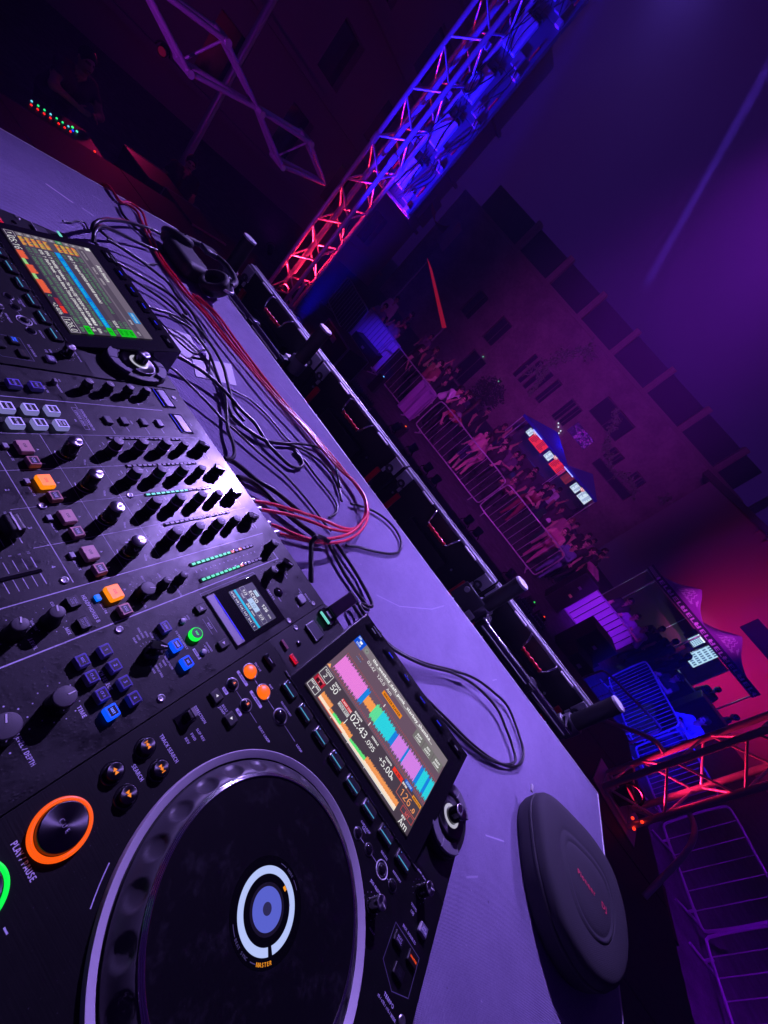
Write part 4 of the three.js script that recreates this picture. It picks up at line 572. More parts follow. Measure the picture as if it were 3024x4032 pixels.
const CABLES = [
  ['red', 0.0034, [[-0.234,2.2334,-0.535],[-0.228,2.2322,-0.563],[-0.207,2.2309,-0.614],[-0.187,2.2296,-0.655],[-0.164,2.2284,-0.699],[-0.139,2.2259,-0.74],[-0.127,2.2234,-0.783],[-0.134,2.2209,-0.839],[-0.163,2.2184,-0.906],[-0.218,2.2144,-0.96],[-0.27,2.2104,-0.962],[-0.436,2.2064,-0.944],[-0.531,2.2024,-0.921],[-0.656,2.2016,-0.903],[-0.765,2.2009,-0.901],[-0.851,2.2002,-0.903],[-0.906,2.1994,-0.874]]],
  ['red', 0.0034, [[-0.216,2.2334,-0.536],[-0.212,2.2321,-0.555],[-0.195,2.2307,-0.604],[-0.174,2.2294,-0.647],[-0.146,2.2277,-0.695],[-0.126,2.2251,-0.752],[-0.125,2.2224,-0.807],[-0.151,2.2197,-0.884],[-0.19,2.2168,-0.938],[-0.256,2.2136,-0.954],[-0.424,2.2104,-0.938],[-0.521,2.2072,-0.92],[-0.647,2.206,-0.91],[-0.757,2.2055,-0.909],[-0.848,2.2049,-0.909],[-0.898,2.2044,-0.88]]],
  ['red', 0.0034, [[-0.186,2.2334,-0.535],[-0.179,2.2325,-0.552],[-0.155,2.2317,-0.583],[-0.134,2.2308,-0.621],[-0.123,2.2299,-0.675],[-0.118,2.2291,-0.747],[-0.131,2.228,-0.825],[-0.153,2.2262,-0.889],[-0.201,2.2245,-0.937],[-0.242,2.2227,-0.937],[-0.297,2.221,-0.914],[-0.432,2.2193,-0.898],[-0.531,2.217,-0.869],[-0.644,2.2142,-0.855],[-0.735,2.2114,-0.845],[-0.817,2.2087,-0.843],[-0.876,2.2059,-0.831],[-0.93,2.2031,-0.833],[-0.997,2.202,-0.833],[-1.078,2.2015,-0.849],[-1.183,2.201,-0.881],[-1.246,2.2004,-0.895],[-1.251,2.1999,-0.869],[-1.238,2.1994,-0.847]]],
  ['red', 0.0034, [[-0.168,2.2284,-0.546],[-0.162,2.2275,-0.562],[-0.144,2.2267,-0.596],[-0.126,2.2258,-0.639],[-0.112,2.2249,-0.694],[-0.109,2.2241,-0.759],[-0.122,2.2227,-0.834],[-0.148,2.2201,-0.897],[-0.196,2.2175,-0.949],[-0.246,2.2149,-0.96],[-0.303,2.2123,-0.945],[-0.437,2.2097,-0.927],[-0.541,2.2081,-0.899],[-0.654,2.2074,-0.88],[-0.748,2.2067,-0.868],[-0.828,2.206,-0.862],[-0.888,2.2053,-0.848],[-0.938,2.2046,-0.847],[-1.002,2.2044,-0.842],[-1.089,2.2044,-0.863],[-1.17,2.2044,-0.886],[-1.25,2.2044,-0.912],[-1.261,2.2044,-0.886],[-1.232,2.2044,-0.844]]],
  ['black', 0.0016, [[-0.734,2.2006,-0.673],[-0.704,2.2036,-0.673],[-0.662,2.2066,-0.678],[-0.638,2.2083,-0.691],[-0.638,2.2076,-0.704],[-0.654,2.2068,-0.727],[-0.664,2.2051,-0.757],[-0.629,2.2028,-0.74],[-0.575,2.2006,-0.701]]],
  ['black', 0.0028, [[-0.719,2.2278,-0.674],[-0.714,2.224,-0.702],[-0.709,2.2203,-0.726],[-0.679,2.216,-0.738],[-0.651,2.2108,-0.746],[-0.59,2.2056,-0.73],[-0.52,2.2033,-0.706],[-0.464,2.2026,-0.688],[-0.446,2.2018,-0.695]]],
  ['black', 0.003, [[-0.741,2.228,-0.72],[-0.72,2.2242,-0.746],[-0.688,2.2205,-0.758],[-0.646,2.217,-0.762],[-0.605,2.214,-0.756],[-0.558,2.211,-0.736],[-0.514,2.2085,-0.717],[-0.478,2.2062,-0.703],[-0.448,2.204,-0.709]]],
  ['black', 0.0034, [[-0.587,2.2284,-0.604],[-0.581,2.2238,-0.633],[-0.566,2.2192,-0.666],[-0.542,2.2155,-0.69],[-0.514,2.2132,-0.704],[-0.478,2.2109,-0.713],[-0.436,2.2086,-0.732],[-0.386,2.2062,-0.73],[-0.352,2.2042,-0.742],[-0.323,2.203,-0.758],[-0.316,2.2019,-0.781],[-0.323,2.2014,-0.807],[-0.34,2.2014,-0.821],[-0.366,2.2014,-0.816]]],
  ['black', 0.0022, [[-0.549,2.2272,-0.565],[-0.549,2.2222,-0.584],[-0.518,2.2172,-0.605],[-0.487,2.2122,-0.624],[-0.449,2.2072,-0.642],[-0.412,2.206,-0.66],[-0.368,2.2047,-0.68],[-0.328,2.2034,-0.702],[-0.291,2.2022,-0.721],[-0.249,2.2017,-0.731],[-0.202,2.2012,-0.737],[-0.168,2.2007,-0.738],[-0.146,2.2002,-0.743]]],
  ['black', 0.002, [[-0.546,2.201,-0.747],[-0.527,2.2008,-0.785],[-0.491,2.2006,-0.808],[-0.452,2.2004,-0.818],[-0.413,2.2002,-0.823],[-0.394,2.2,-0.83]]],
  ['black', 0.0032, [[-0.54,2.2102,-0.709],[-0.5,2.2085,-0.691],[-0.458,2.2068,-0.664],[-0.416,2.2073,-0.637],[-0.379,2.2091,-0.621],[-0.354,2.2113,-0.604],[-0.339,2.2148,-0.583],[-0.338,2.2182,-0.568]]],
  ['black', 0.003, [[-0.458,2.208,-0.676],[-0.428,2.2071,-0.691],[-0.398,2.2062,-0.722],[-0.387,2.2053,-0.772],[-0.385,2.2044,-0.862],[-0.376,2.2047,-0.921],[-0.353,2.206,-0.951],[-0.313,2.2073,-0.941],[-0.269,2.2087,-0.905],[-0.241,2.21,-0.882]]],
  ['black', 0.0028, [[-0.452,2.2038,-0.679],[-0.422,2.2033,-0.7],[-0.392,2.2028,-0.739],[-0.383,2.2023,-0.815],[-0.362,2.2018,-0.867],[-0.324,2.2018,-0.896],[-0.29,2.2018,-0.903],[-0.247,2.2018,-0.889],[-0.208,2.2018,-0.86]]],
  ['black', 0.0042, [[-0.327,2.2292,-0.545],[-0.33,2.2219,-0.568],[-0.317,2.2145,-0.592],[-0.293,2.2072,-0.617],[-0.266,2.2059,-0.646],[-0.229,2.2045,-0.669],[-0.205,2.2032,-0.682]]],
  ['black', 0.0045, [[-0.286,2.2295,-0.545],[-0.287,2.222,-0.569],[-0.281,2.2145,-0.595],[-0.262,2.209,-0.615],[-0.228,2.2075,-0.628],[-0.202,2.206,-0.641],[-0.177,2.2055,-0.656],[-0.141,2.2055,-0.676],[-0.129,2.2055,-0.68]]],
  ['black', 0.0024, [[-0.37,2.2014,-0.826],[-0.334,2.2013,-0.83],[-0.292,2.2011,-0.831],[-0.257,2.201,-0.835],[-0.226,2.2008,-0.837],[-0.2,2.2007,-0.829],[-0.184,2.2005,-0.806],[-0.178,2.2004,-0.769]]],
  ['black', 0.004, [[-0.069,2.205,-0.579],[-0.088,2.2145,-0.588],[-0.112,2.224,-0.602],[-0.131,2.2315,-0.617],[-0.133,2.239,-0.623],[-0.13,2.234,-0.646],[-0.12,2.229,-0.664]]],
  ['black', 0.003, [[-0.119,2.204,-0.699],[-0.063,2.203,-0.686],[-0.014,2.202,-0.683],[0.031,2.206,-0.676],[-0.001,2.21,-0.641],[0.051,2.214,-0.63],[0.073,2.218,-0.631]]],
  ['black', 0.003, [[-0.119,2.204,-0.724],[-0.073,2.203,-0.723],[-0.025,2.202,-0.719],[0.03,2.206,-0.694],[0.012,2.21,-0.655],[0.054,2.214,-0.644],[0.079,2.218,-0.643]]],
  ['black', 0.0026, [[0.062,2.2176,-0.641],[0.093,2.2156,-0.647],[0.126,2.2136,-0.666],[0.176,2.2116,-0.714],[0.251,2.2096,-0.807],[0.305,2.2076,-0.865],[0.36,2.2056,-0.901],[0.415,2.2036,-0.922],[0.459,2.2016,-0.892],[0.484,2.2015,-0.855],[0.479,2.2014,-0.814],[0.453,2.2012,-0.772],[0.405,2.2011,-0.733],[0.35,2.201,-0.706],[0.28,2.2008,-0.685],[0.239,2.2007,-0.673],[0.215,2.2006,-0.667]]],
  ['black', 0.0026, [[0.067,2.2176,-0.64],[0.099,2.2161,-0.644],[0.131,2.2146,-0.665],[0.181,2.2131,-0.711],[0.245,2.2116,-0.788],[0.3,2.2101,-0.835],[0.35,2.2086,-0.858],[0.389,2.2071,-0.863],[0.416,2.2056,-0.849],[0.448,2.205,-0.823],[0.461,2.2043,-0.801],[0.443,2.2037,-0.764],[0.391,2.2031,-0.717],[0.331,2.2025,-0.689],[0.269,2.2018,-0.672],[0.236,2.2012,-0.661],[0.214,2.2006,-0.653]]],
  ['black', 0.0028, [[-0.195,2.2038,-0.888],[-0.175,2.2035,-0.94],[-0.15,2.2032,-0.982],[-0.113,2.2029,-1.011],[-0.076,2.2026,-1.014],[-0.046,2.2023,-0.993],[-0.032,2.202,-0.954],[-0.038,2.2017,-0.905],[-0.064,2.2014,-0.843],[-0.089,2.2011,-0.796],[-0.104,2.2008,-0.757]]],
  ['black', 0.0036, [[-0.881,2.2336,-0.593],[-0.894,2.2419,-0.597],[-0.916,2.2475,-0.612],[-0.948,2.2419,-0.641],[-0.978,2.2319,-0.682],[-1.016,2.2153,-0.744],[-1.038,2.2073,-0.804],[-1.048,2.205,-0.847],[-1.068,2.2046,-0.907],[-1.085,2.2046,-0.965]]],
  ['black', 0.0036, [[-0.939,2.2286,-0.62],[-0.945,2.2369,-0.622],[-0.959,2.243,-0.636],[-0.991,2.2403,-0.669],[-1.031,2.2324,-0.713],[-1.097,2.2168,-0.786],[-1.137,2.2086,-0.848],[-1.161,2.2053,-0.906],[-1.162,2.2037,-0.949],[-1.141,2.2026,-0.956]]],
  ['black', 0.0028, [[-0.904,2.2328,-0.603],[-0.878,2.2264,-0.607],[-0.872,2.2199,-0.63],[-0.871,2.2138,-0.668],[-0.87,2.2078,-0.712],[-0.861,2.2038,-0.756],[-0.84,2.2038,-0.777],[-0.788,2.2038,-0.776]]],
  ['black', 0.0028, [[-0.932,2.2278,-0.649],[-0.935,2.221,-0.694],[-0.933,2.2143,-0.732],[-0.917,2.2088,-0.769],[-0.901,2.2058,-0.792],[-0.858,2.2028,-0.794],[-0.819,2.2018,-0.808],[-0.76,2.2018,-0.8],[-0.725,2.2018,-0.796]]],
  ['black', 0.0026, [[-0.957,2.2276,-0.644],[-0.962,2.2156,-0.685],[-0.963,2.2036,-0.73],[-0.957,2.2021,-0.766],[-0.981,2.2006,-0.81]]],
  ['black', 0.003, [[-1.207,2.201,-0.829],[-1.166,2.2008,-0.82],[-1.134,2.2006,-0.829],[-1.103,2.2004,-0.848],[-1.065,2.2002,-0.859],[-1.011,2.2,-0.856]]],
  ['black', 0.003, [[-0.757,2.21,-0.637],[-0.759,2.208,-0.656],[-0.763,2.206,-0.686],[-0.767,2.204,-0.725],[-0.752,2.204,-0.753],[-0.719,2.204,-0.758],[-0.693,2.204,-0.767]]],
  ['black', 0.0024, [[-0.859,2.2094,-0.647],[-0.843,2.207,-0.676],[-0.831,2.2046,-0.707],[-0.809,2.2028,-0.738],[-0.777,2.2016,-0.757],[-0.749,2.2004,-0.766]]],
  ['black', 0.0014, [[-0.985,2.1994,-0.595],[-0.995,2.1994,-0.615],[-1.017,2.1994,-0.64],[-1.023,2.1994,-0.656],[-1.001,2.1994,-0.653]]]];

// ---------------------------------------------------------------- cables on the table
const cableWhere = ['hanging in a loop behind the mixer', 'lying among the tangle behind the mixer', 'running along the back of the table', 'beside the track list player'];
{
  CABLES.forEach(([kind, r, pts], i) => {
    if (kind === 'red') {
      const end = i < 2 ? null : pts[pts.length - 1], p = pts.slice();
      if (end) p.push([-1.305, TY + 0.004, end[2]], [-1.325, TY - 0.05, end[2] + 0.01], [-1.33, TY - 0.4, end[2] + 0.02]);
      const c = thing('red_cable', 'red cable looping out of the mixer and along the table back', 'cable', [0, 0, 0], 'red cables behind the mixer');
      part('sheath', tube(p, r, 170, 10), M.redCable, c);
      part('plug', rod([p[0][0], p[0][1], p[0][2] + 0.03], [p[0][0], p[0][1], p[0][2] - 0.004], 0.0062, 14), M.steel, c);
    } else single('black_cable', tube(pts, r * 1.2, Math.max(40, pts.length * 9), 8), M.cable, 'thin black cable in the tangle on the table behind the decks', 'cable', 'black cables on the table');
  });
}
// ---------------------------------------------------------------- flyers, headphones, headphone case
{
  const flyer = (pts, label, strokes) => {
    const cx = pts.reduce((a, p) => a + p[0], 0) / 4, cz = pts.reduce((a, p) => a + p[1], 0) / 4;
    const s = new THREE.Shape(pts.map(([x, z]) => new THREE.Vector2(x - cx, -(z - cz))));
    const g = new THREE.ExtrudeGeometry(s, { depth: 0.0006, bevelEnabled: false }).rotateX(-Math.PI / 2);
    const t = thing('flyer', label, 'flyer', [cx, TY + 0.001, cz]);
    part('sheet', g, M.paper, t);
    for (const [pl, w, mat] of strokes) part('print', merge(pl.map((q, i) => i ? rod([pl[i - 1][0] - cx, 0.0008, pl[i - 1][1] - cz], [q[0] - cx, 0.0008, q[1] - cz], w, 6).scale(1, 0.04, 1).translate(0, 0.0008, 0) : null).filter(Boolean)), mat, t);
  };
  const purple = std(0.12, 0.02, 0.3, 0.6);
  flyer([[-0.725, -0.665], [-0.715, -0.775], [-0.64, -0.765], [-0.625, -0.655]], 'white flyer with a thick purple brush mark under the black cables', [[[[-0.712, -0.752], [-0.69, -0.748], [-0.668, -0.752], [-0.65, -0.74]], 0.007, purple]]);
  flyer([[-0.64, -0.7], [-0.648, -0.825], [-0.57, -0.785], [-0.575, -0.67]], 'plain white flyer half under the other one', [[[[-0.63, -0.73], [-0.6, -0.72]], 0.002, purple]]);
}
{
  const h = thing('headphones', 'black over ear headphones lying on the back corner of the table', 'headphones', [-1.0, TY, -0.955]);
  const cup = (x, y, z, rx, rz, ry) => { const c = new THREE.Group(); c.name = 'ear_cup'; c.position.set(x, y, z); c.rotation.set(rx, ry, rz); h.add(c); part('shell', lathe([[0, -0.02], [0.03, -0.02], [0.038, -0.014], [0.041, -0.002], [0.04, 0.006]], 36), M.black, c); part('cushion', new THREE.TorusGeometry(0.031, 0.0115, 14, 36).rotateX(Math.PI / 2).translate(0, 0.011, 0), M.rubber, c); part('speaker_cloth', new THREE.CircleGeometry(0.024, 28).rotateX(-Math.PI / 2).translate(0, 0.008, 0), M.blackMatte, c); };
  cup(0.055, 0.038, 0.0, 0.75, 0.15, 0); cup(-0.1, 0.036, 0.03, -0.3, 0.5, 0.4);
  part('headband', tube([[0.06, 0.055, -0.045], [0.02, 0.06, -0.09], [-0.06, 0.062, -0.1], [-0.115, 0.055, -0.06], [-0.12, 0.05, 0.0]], 0.009, 50, 10), M.rubber, h);
  part('yoke', tube([[0.085, 0.05, 0.015], [0.1, 0.055, -0.02], [0.06, 0.056, -0.046]], 0.004, 20, 8), M.steel, h);
  part('slider', rbox(0.034, 0.016, 0.05, -0.095, 0.058, -0.07, 0.004), std(0.09, 0.09, 0.1, 0.4), h);
  part('pad', rbox(0.12, 0.05, 0.09, -0.03, 0.026, 0.035, 0.02, 3), M.rubber, h);
}
{
  const out = [[0.5, -0.745], [0.525, -0.765], [0.59, -0.787], [0.655, -0.798], [0.705, -0.785], [0.727, -0.74], [0.728, -0.68], [0.708, -0.615], [0.672, -0.565], [0.62, -0.54], [0.565, -0.548], [0.525, -0.59], [0.5, -0.645], [0.488, -0.705]];
  const cx = 0.61, cz = -0.665, c = thing('headphone_case', 'dark zipped pear shaped headphone case with small red lettering', 'case', [cx, TY, cz]);
  const curve = new THREE.CatmullRomCurve3(out.map(([x, z]) => V(x - cx, 0, z - cz)), true, 'centripetal').getPoints(96).slice(0, 96);
  const loft = (pts, layers) => {
    const n = pts.length, pos = [], idx = [], uv = [];
    layers.forEach(([s, y, ox = 0, oz = 0]) => { for (let i = 0; i <= n; i++) { const p = pts[i % n]; pos.push(p.x * s + ox, y, p.z * s + oz); uv.push(p.x * s * 12, p.z * s * 12 + y * 12); } });
    for (let l = 0; l + 1 < layers.length; l++) for (let i = 0; i < n; i++) { const a = l * (n + 1) + i, b = a + n + 1; idx.push(a, a + 1, b, b, a + 1, b + 1); }
    const g = new THREE.BufferGeometry(); g.setAttribute('position', new THREE.Float32BufferAttribute(pos, 3)); g.setAttribute('uv', new THREE.Float32BufferAttribute(uv, 2)); g.setIndex(idx); g.computeVertexNormals(); return g;
  };
  const fab = dataTex(128, 128, (u, v) => clamp8(128 + 60 * Math.sin(u * 2 * Math.PI * 32) * Math.sin(v * 2 * Math.PI * 32) + rr(-40, 40)));
  const cm = new THREE.MeshPhysicalMaterial({ color: lin(0.03, 0.029, 0.036), roughness: 0.85, bumpMap: fab, bumpScale: 0.0004, sheen: 0.08, sheenRoughness: 0.5, sheenColor: lin(0.4, 0.4, 0.5) });
  part('base_shell', loft(curve, [[0.02, 0.0005], [0.93, 0.0005], [0.97, 0.003], [0.995, 0.012], [1.0, 0.025], [0.998, 0.029]]), cm, c);
  part('zip_band', loft(curve, [[0.995, 0.0285], [1.006, 0.0295], [1.008, 0.0325], [1.0, 0.0345], [0.992, 0.035]]), std(0.018, 0.018, 0.021, 0.6), c);
  part('lid', loft(curve, [[0.99, 0.0345], [0.997, 0.038], [0.985, 0.046], [0.955, 0.0515], [0.9, 0.0548], [0.8, 0.0562], [0.62, 0.0566, 0, 0], [0.585, 0.0545, 0.003, 0.002], [0.565, 0.0545, 0.004, 0.003], [0.54, 0.0568, 0.005, 0.004], [0.5, 0.057, 0.006, 0.005], [0.485, 0.0552, 0.006, 0.005], [0.465, 0.0556, 0.006, 0.005], [0.42, 0.0588, 0.006, 0.005], [0.25, 0.0598, 0.006, 0.005], [0.0, 0.06, 0.006, 0.005]]), cm, c);
  const al = canvasTex(512, 96, (k, W, H) => { k.fillStyle = '#000'; k.fillRect(0, 0, W, H); txt(k, 'Pioneer', 172, 50, 52, { col: '#fff' }); txt(k, 'DJ', 432, 50, 60, { col: '#fff' }); });
  const lt = part('lettering', new THREE.PlaneGeometry(0.088, 0.0165).rotateX(-Math.PI / 2), new THREE.MeshStandardMaterial({ color: lin(0.8, 0.05, 0.1), roughness: 0.5, alphaMap: al, transparent: true }), c, [0.006, 0.0606, 0.006]);
  part('zip_pull', rbox(0.006, 0.004, 0.018, -0.118, 0.03, -0.085, 0.0015), M.steel, c);
}

// ---------------------------------------------------------------- video wall in front of the table, seen from behind
{
  const grip = (() => { const pts = []; for (let i = 0; i <= 24; i++) pts.push([0.0062 + 0.0014 * Math.cos(i * Math.PI / 3), -0.043 + i * 0.086 / 24]); return lathe([[0, -0.043], ...pts, [0, 0.043]], 14).rotateZ(Math.PI / 2); })();
  const bracket = s => tube([[s * 0.062, 0.046, 0.0], [s * 0.062, 0.044, 0.022], [s * 0.056, 0.03, 0.034], [s * 0.05, 0.004, 0.035], [s * 0.042, 0, 0.035]], 0.0038, 22, 8);
  const BK = [bracket(-1), bracket(1)];
  const places = ['beside the headphones', 'behind the flyers', 'behind the coiled red cables', 'behind the sound wave player'];
  [-1.01, -0.512, -0.012, 0.49].forEach((x, i) => {
    const p = thing('video_panel', `black video wall panel seen from behind, red handle, ${places[i]}`, 'video panel', [x, 1.235, -1.375], 'video panels in front of the table');
    for (const y0 of [0, 0.5]) part('cabinet', rbox(0.49, 0.49, 0.05, 0, y0 + 0.245, 0, 0.006), M.black, p);
    part('electronics_box', rbox(0.2, 0.3, 0.035, 0, 0.76, 0.042, 0.006), std(0.024, 0.023, 0.026, 0.45, 0.3), p);
    part('top_rail', rbox(0.494, 0.01, 0.02, 0, 0.993, 0.013, 0.002), M.railAlu ??= std(0.36, 0.36, 0.39, 0.45, 0.3), p);
    part('rail_lip', rbox(0.494, 0.006, 0.008, 0, 0.9975, -0.004, 0.001, 1), M.steel, p);
    part('front_face', box(0.494, 0.99, 0.012, 0, 0.495, -0.032), M.blackMatte, p);
    for (const s of [-1, 1]) { part('rail_plate', rbox(0.058, 0.005, 0.016, s * 0.118, 0.992, 0.029, 0.002), M.aluWhite, p); part('red_tab', rbox(0.02, 0.095, 0.014, s * 0.19, 0.868, 0.034, 0.003), M.redPlastic, p); part('red_tab', rbox(0.02, 0.095, 0.014, s * 0.19, 0.3, 0.034, 0.003), M.redPlastic, p); }
    const h = new THREE.Group(); h.name = 'handle'; h.position.set(0, 0.948, 0.03); p.add(h);
    part('grip', grip, M.redPlastic, h, [0, 0, 0.035]); for (const b of BK) part('bracket', b, M.chrome, h);
    for (let k = 0; k < 6; k++) part('bolt', cyl(0.004, 0.004, 0.006, 0, 0, 0, 10).rotateX(Math.PI / 2), M.steel, p, [(k - 2.5) * 0.085, 0.9 - (k % 2) * 0.06, 0.028]);
    for (const s of [-1, 1]) { const q = new THREE.Group(); q.name = 'corner_lock'; q.position.set(s * 0.222, 0.955, 0.034); p.add(q); part('plate', rbox(0.044, 0.05, 0.006, 0, 0.012, -0.002, 0.002), M.aluWhite, q); part('wheel', new THREE.TorusGeometry(0.0105, 0.0045, 10, 22), std(0.08, 0.08, 0.09, 0.5), q, [-s * 0.006, -0.006, 0.008]); part('latch', rbox(0.012, 0.02, 0.006, -s * 0.018, -0.024, 0.006, 0.002), M.aluWhite, q); }
  });
  // scaffold posts with pale end caps
  const wh = ['beside the headphones', 'near the fold of red cables', 'near the usb stick', 'at the table corner beyond the headphone case'];
  [[-1.232, 2.315], [-0.783, 2.33], [0.262, 2.328], [0.694, 2.333]].forEach(([x, top], i) => {
    const p = thing('scaffold_post', `black upright pipe with a pale end cap ${wh[i]}`, 'post', [x, 1.2, -1.262], 'posts behind the video wall'), H = top - 1.2;
    part('pipe', cyl(0.0242, 0.0242, H, 0, H / 2, 0, 28), std(0.02, 0.019, 0.023, 0.5, 0.2), p); part('end_cap', lathe([[0, H + 0.002], [0.022, H + 0.002], [0.0245, H + 0.0005], [0.0245, H - 0.006]], 28), std(0.72, 0.72, 0.74, 0.5), p);
    part('base_plate', rbox(0.14, 0.008, 0.14, 0, 0.004, 0, 0.002, 1), M.steel, p);
    part('clamp', lathe([[0.0245, -0.025], [0.031, -0.025], [0.032, 0, ], [0.031, 0.025], [0.0245, 0.025]], 28), std(0.14, 0.13, 0.16, 0.45, 0.4), p, [0, 0.965, 0]);
    part('clamp_bolt', rbox(0.02, 0.014, 0.03, i % 2 ? -0.034 : 0.034, 0, 0.012, 0.003), M.steel, p, [0, 0.965, 0]);
    if (i === 2) { part('mounting_plate', rbox(0.09, 0.07, 0.006, -0.055, 0.965, 0.03, 0.006), std(0.06, 0.055, 0.07, 0.5, 0.4), p); part('wing_nut', rbox(0.03, 0.02, 0.012, -0.01, 0.94, 0.04, 0.003), M.aluWhite, p); part('bolt', cyl(0.009, 0.009, 0.01, 0, 0, 0, 16).rotateX(Math.PI / 2), M.steel, p, [-0.08, 0.985, 0.036]); }
  });
  for (const [x0, x1, y, l] of [[-1.2, -0.8, 2.148, 'between the posts near the headphones'], [0.29, 0.67, 2.165, 'between the posts at the sound wave player']]) {
    const p = thing('scaffold_pipe', `shiny horizontal steel pipe ${l}`, 'pipe', [(x0 + x1) / 2, y, -1.2]);
    part('pipe', rod([(x0 - x1) / 2, 0, 0], [(x1 - x0) / 2, 0, 0], 0.019, 28), M.pipeSteel, p); part('joint', rbox(0.03, 0.044, 0.044, 0.03, 0, 0, 0.008), M.pipeSteel, p);
    for (const s of [-1, 1]) part('coupler', rbox(0.03, 0.044, 0.06, s * (x1 - x0) / 2, 0, -0.02, 0.006), M.pipeSteel, p);
  }
}
// ---------------------------------------------------------------- truss
const truM = std(0.5, 0.5, 0.52, 0.4, 0.45);
function truss(name, label, base, len, side, yawDeg, horizontal, group, opts = {}) {
  const g = thing(name, label, 'truss', base, group, yawDeg * Math.PI / 180); if (horizontal) g.rotation.set(Math.PI / 2, 0, 0);
  const h = side / 2, C = [[-h, -h], [h, -h], [h, h], [-h, h]], n = Math.round(len / opts.bay), cr = opts.r ?? 0.025;
  const chord = cyl(cr, cr, len, 0, len / 2, 0, 14); for (const [x, z] of C) part('chord', chord, truM, g, [x, 0, z]);
  const b = len / n;
  for (let f = 0; f < 4; f++) { const [x0, z0] = C[f], [x1, z1] = C[(f + 1) % 4]; for (let k = 0; k < n; k++) { const up = (k + f) % 2; part('brace', rod(up ? [x0, k * b + 0.03, z0] : [x1, k * b + 0.03, z1], up ? [x1, (k + 1) * b - 0.03, z1] : [x0, (k + 1) * b - 0.03, z0], cr * 0.42, 8), truM, g); } for (const y of [0.02, len - 0.02]) part('end_rung', rod([x0, y, z0], [x1, y, z1], cr * 0.5, 8), truM, g); for (let y = 2; y < len - 0.5; y += 2) part('connector', lathe([[cr, -0.05], [cr * 1.35, -0.045], [cr * 1.35, 0.045], [cr, 0.05]], 14), truM, g, [x0, y, z0]); }
  return g;
}
{
  const L = truss('truss_tower', 'aluminium truss tower lit red at its foot and blue above', [-3.66, 1.2, -4.64], 6.0, 0.29, 12, false, null, { bay: 0.25 });
  part('base_plate', rbox(0.5, 0.012, 0.5, 0, 0.006, 0, 0.003, 1), M.steel, L); part('hanging_tube', tube([[-0.03, 0.4, 0.05], [-0.02, 1.6, 0.07], [-0.01, 2.6, 0.04], [0, 4.2, 0.03], [0, 5.8, 0.02]], 0.028, 60, 10), std(0.3, 0.3, 0.34, 0.5), L); part('cable', tube([[0.05, 0.3, -0.05], [0.04, 1.8, -0.02], [0.07, 3.2, -0.04], [0.03, 5.8, -0.03]], 0.01, 60, 8), M.cable, L);
  part('safety_cable', tube([[0.19, 0.35, 0.05], [0.24, 0.75, 0.08], [0.22, 1.05, 0.1], [0.16, 1.25, 0.06]], 0.006, 30, 8), M.cable, L);
  const R = truss('truss_tower', 'aluminium truss tower with red lamps and bent outrigger pipes at its foot', [2.7, 1.2, -3.62], 6.0, 0.3, -20, false, null, { bay: 0.3 });
  part('base_plate', rbox(0.5, 0.012, 0.5, 0, 0.006, 0, 0.003, 1), M.steel, R);
  part('outrigger', tube([[0.16, 0.5, 0.12], [0.24, 0.49, 0.22], [0.29, 0.42, 0.33], [0.38, 0.02, 0.62]], 0.02, 30, 10), truM, R, null); part('outrigger', tube([[-0.15, 0.55, -0.12], [-0.24, 0.52, -0.2], [-0.6, 0.05, -0.42]], 0.02, 30, 10), truM, R);
  part('outrigger', tube([[0.15, 0.42, 0.12], [0.22, 0.45, 0.2], [0.27, 0.4, 0.27], [0.34, 0.02, 0.36]], 0.018, 30, 10), truM, L);
  for (const [x, y, z] of [[0.1, 0.1, 0.17], [0.16, 0.07, 0.19], [0.13, 0.16, 0.2]]) part('indicator', new THREE.SphereGeometry(0.012, 10, 8), M.glow('#ff3018', 2.2), R, [x, y, z]);
  // folding lattice arm: diamond links hinged end to end
  const B = thing('lattice_arm', 'violet lattice arm of hinged diamond links running back from the left tower', 'lattice arm', [-3.66, 2.54, -4.12]);
  for (let k = 0; k < 4; k++) { const z0 = k * 1.04, zm = z0 + 0.6, z1 = z0 + 1.04; for (const x of [-0.07, 0.07]) { part('link', rod([x * 0.3, 0, z0], [x, 0.14, zm - 0.12], 0.018, 10), truM, B); part('link', rod([x, 0.14, zm - 0.12], [x * 0.3, 0, z1], 0.018, 10), truM, B); part('link', rod([x * 0.3, 0, z0], [x, -0.17, zm], 0.018, 10), truM, B); part('link', rod([x, -0.17, zm], [x * 0.3, 0, z1], 0.018, 10), truM, B); } for (const [y, z] of [[0.14, zm - 0.12], [-0.17, zm], [0, z1]]) part('hinge', rod([-0.1, y, z], [0.1, y, z], 0.026, 12), truM, B); part('cross_rod', rod([0.05, 0.14, zm - 0.12], [-0.05, -0.17, zm], 0.009, 8), truM, B); }
  const F = truss('front_truss', 'long truss across the stage front carrying the lamps', [-3.5, 6.05, -4.5], 6.3, 0.29, 0, false, null, { bay: 0.3 }); F.rotation.set(0, -0.16, 0); F.rotateZ(-Math.PI / 2);
}
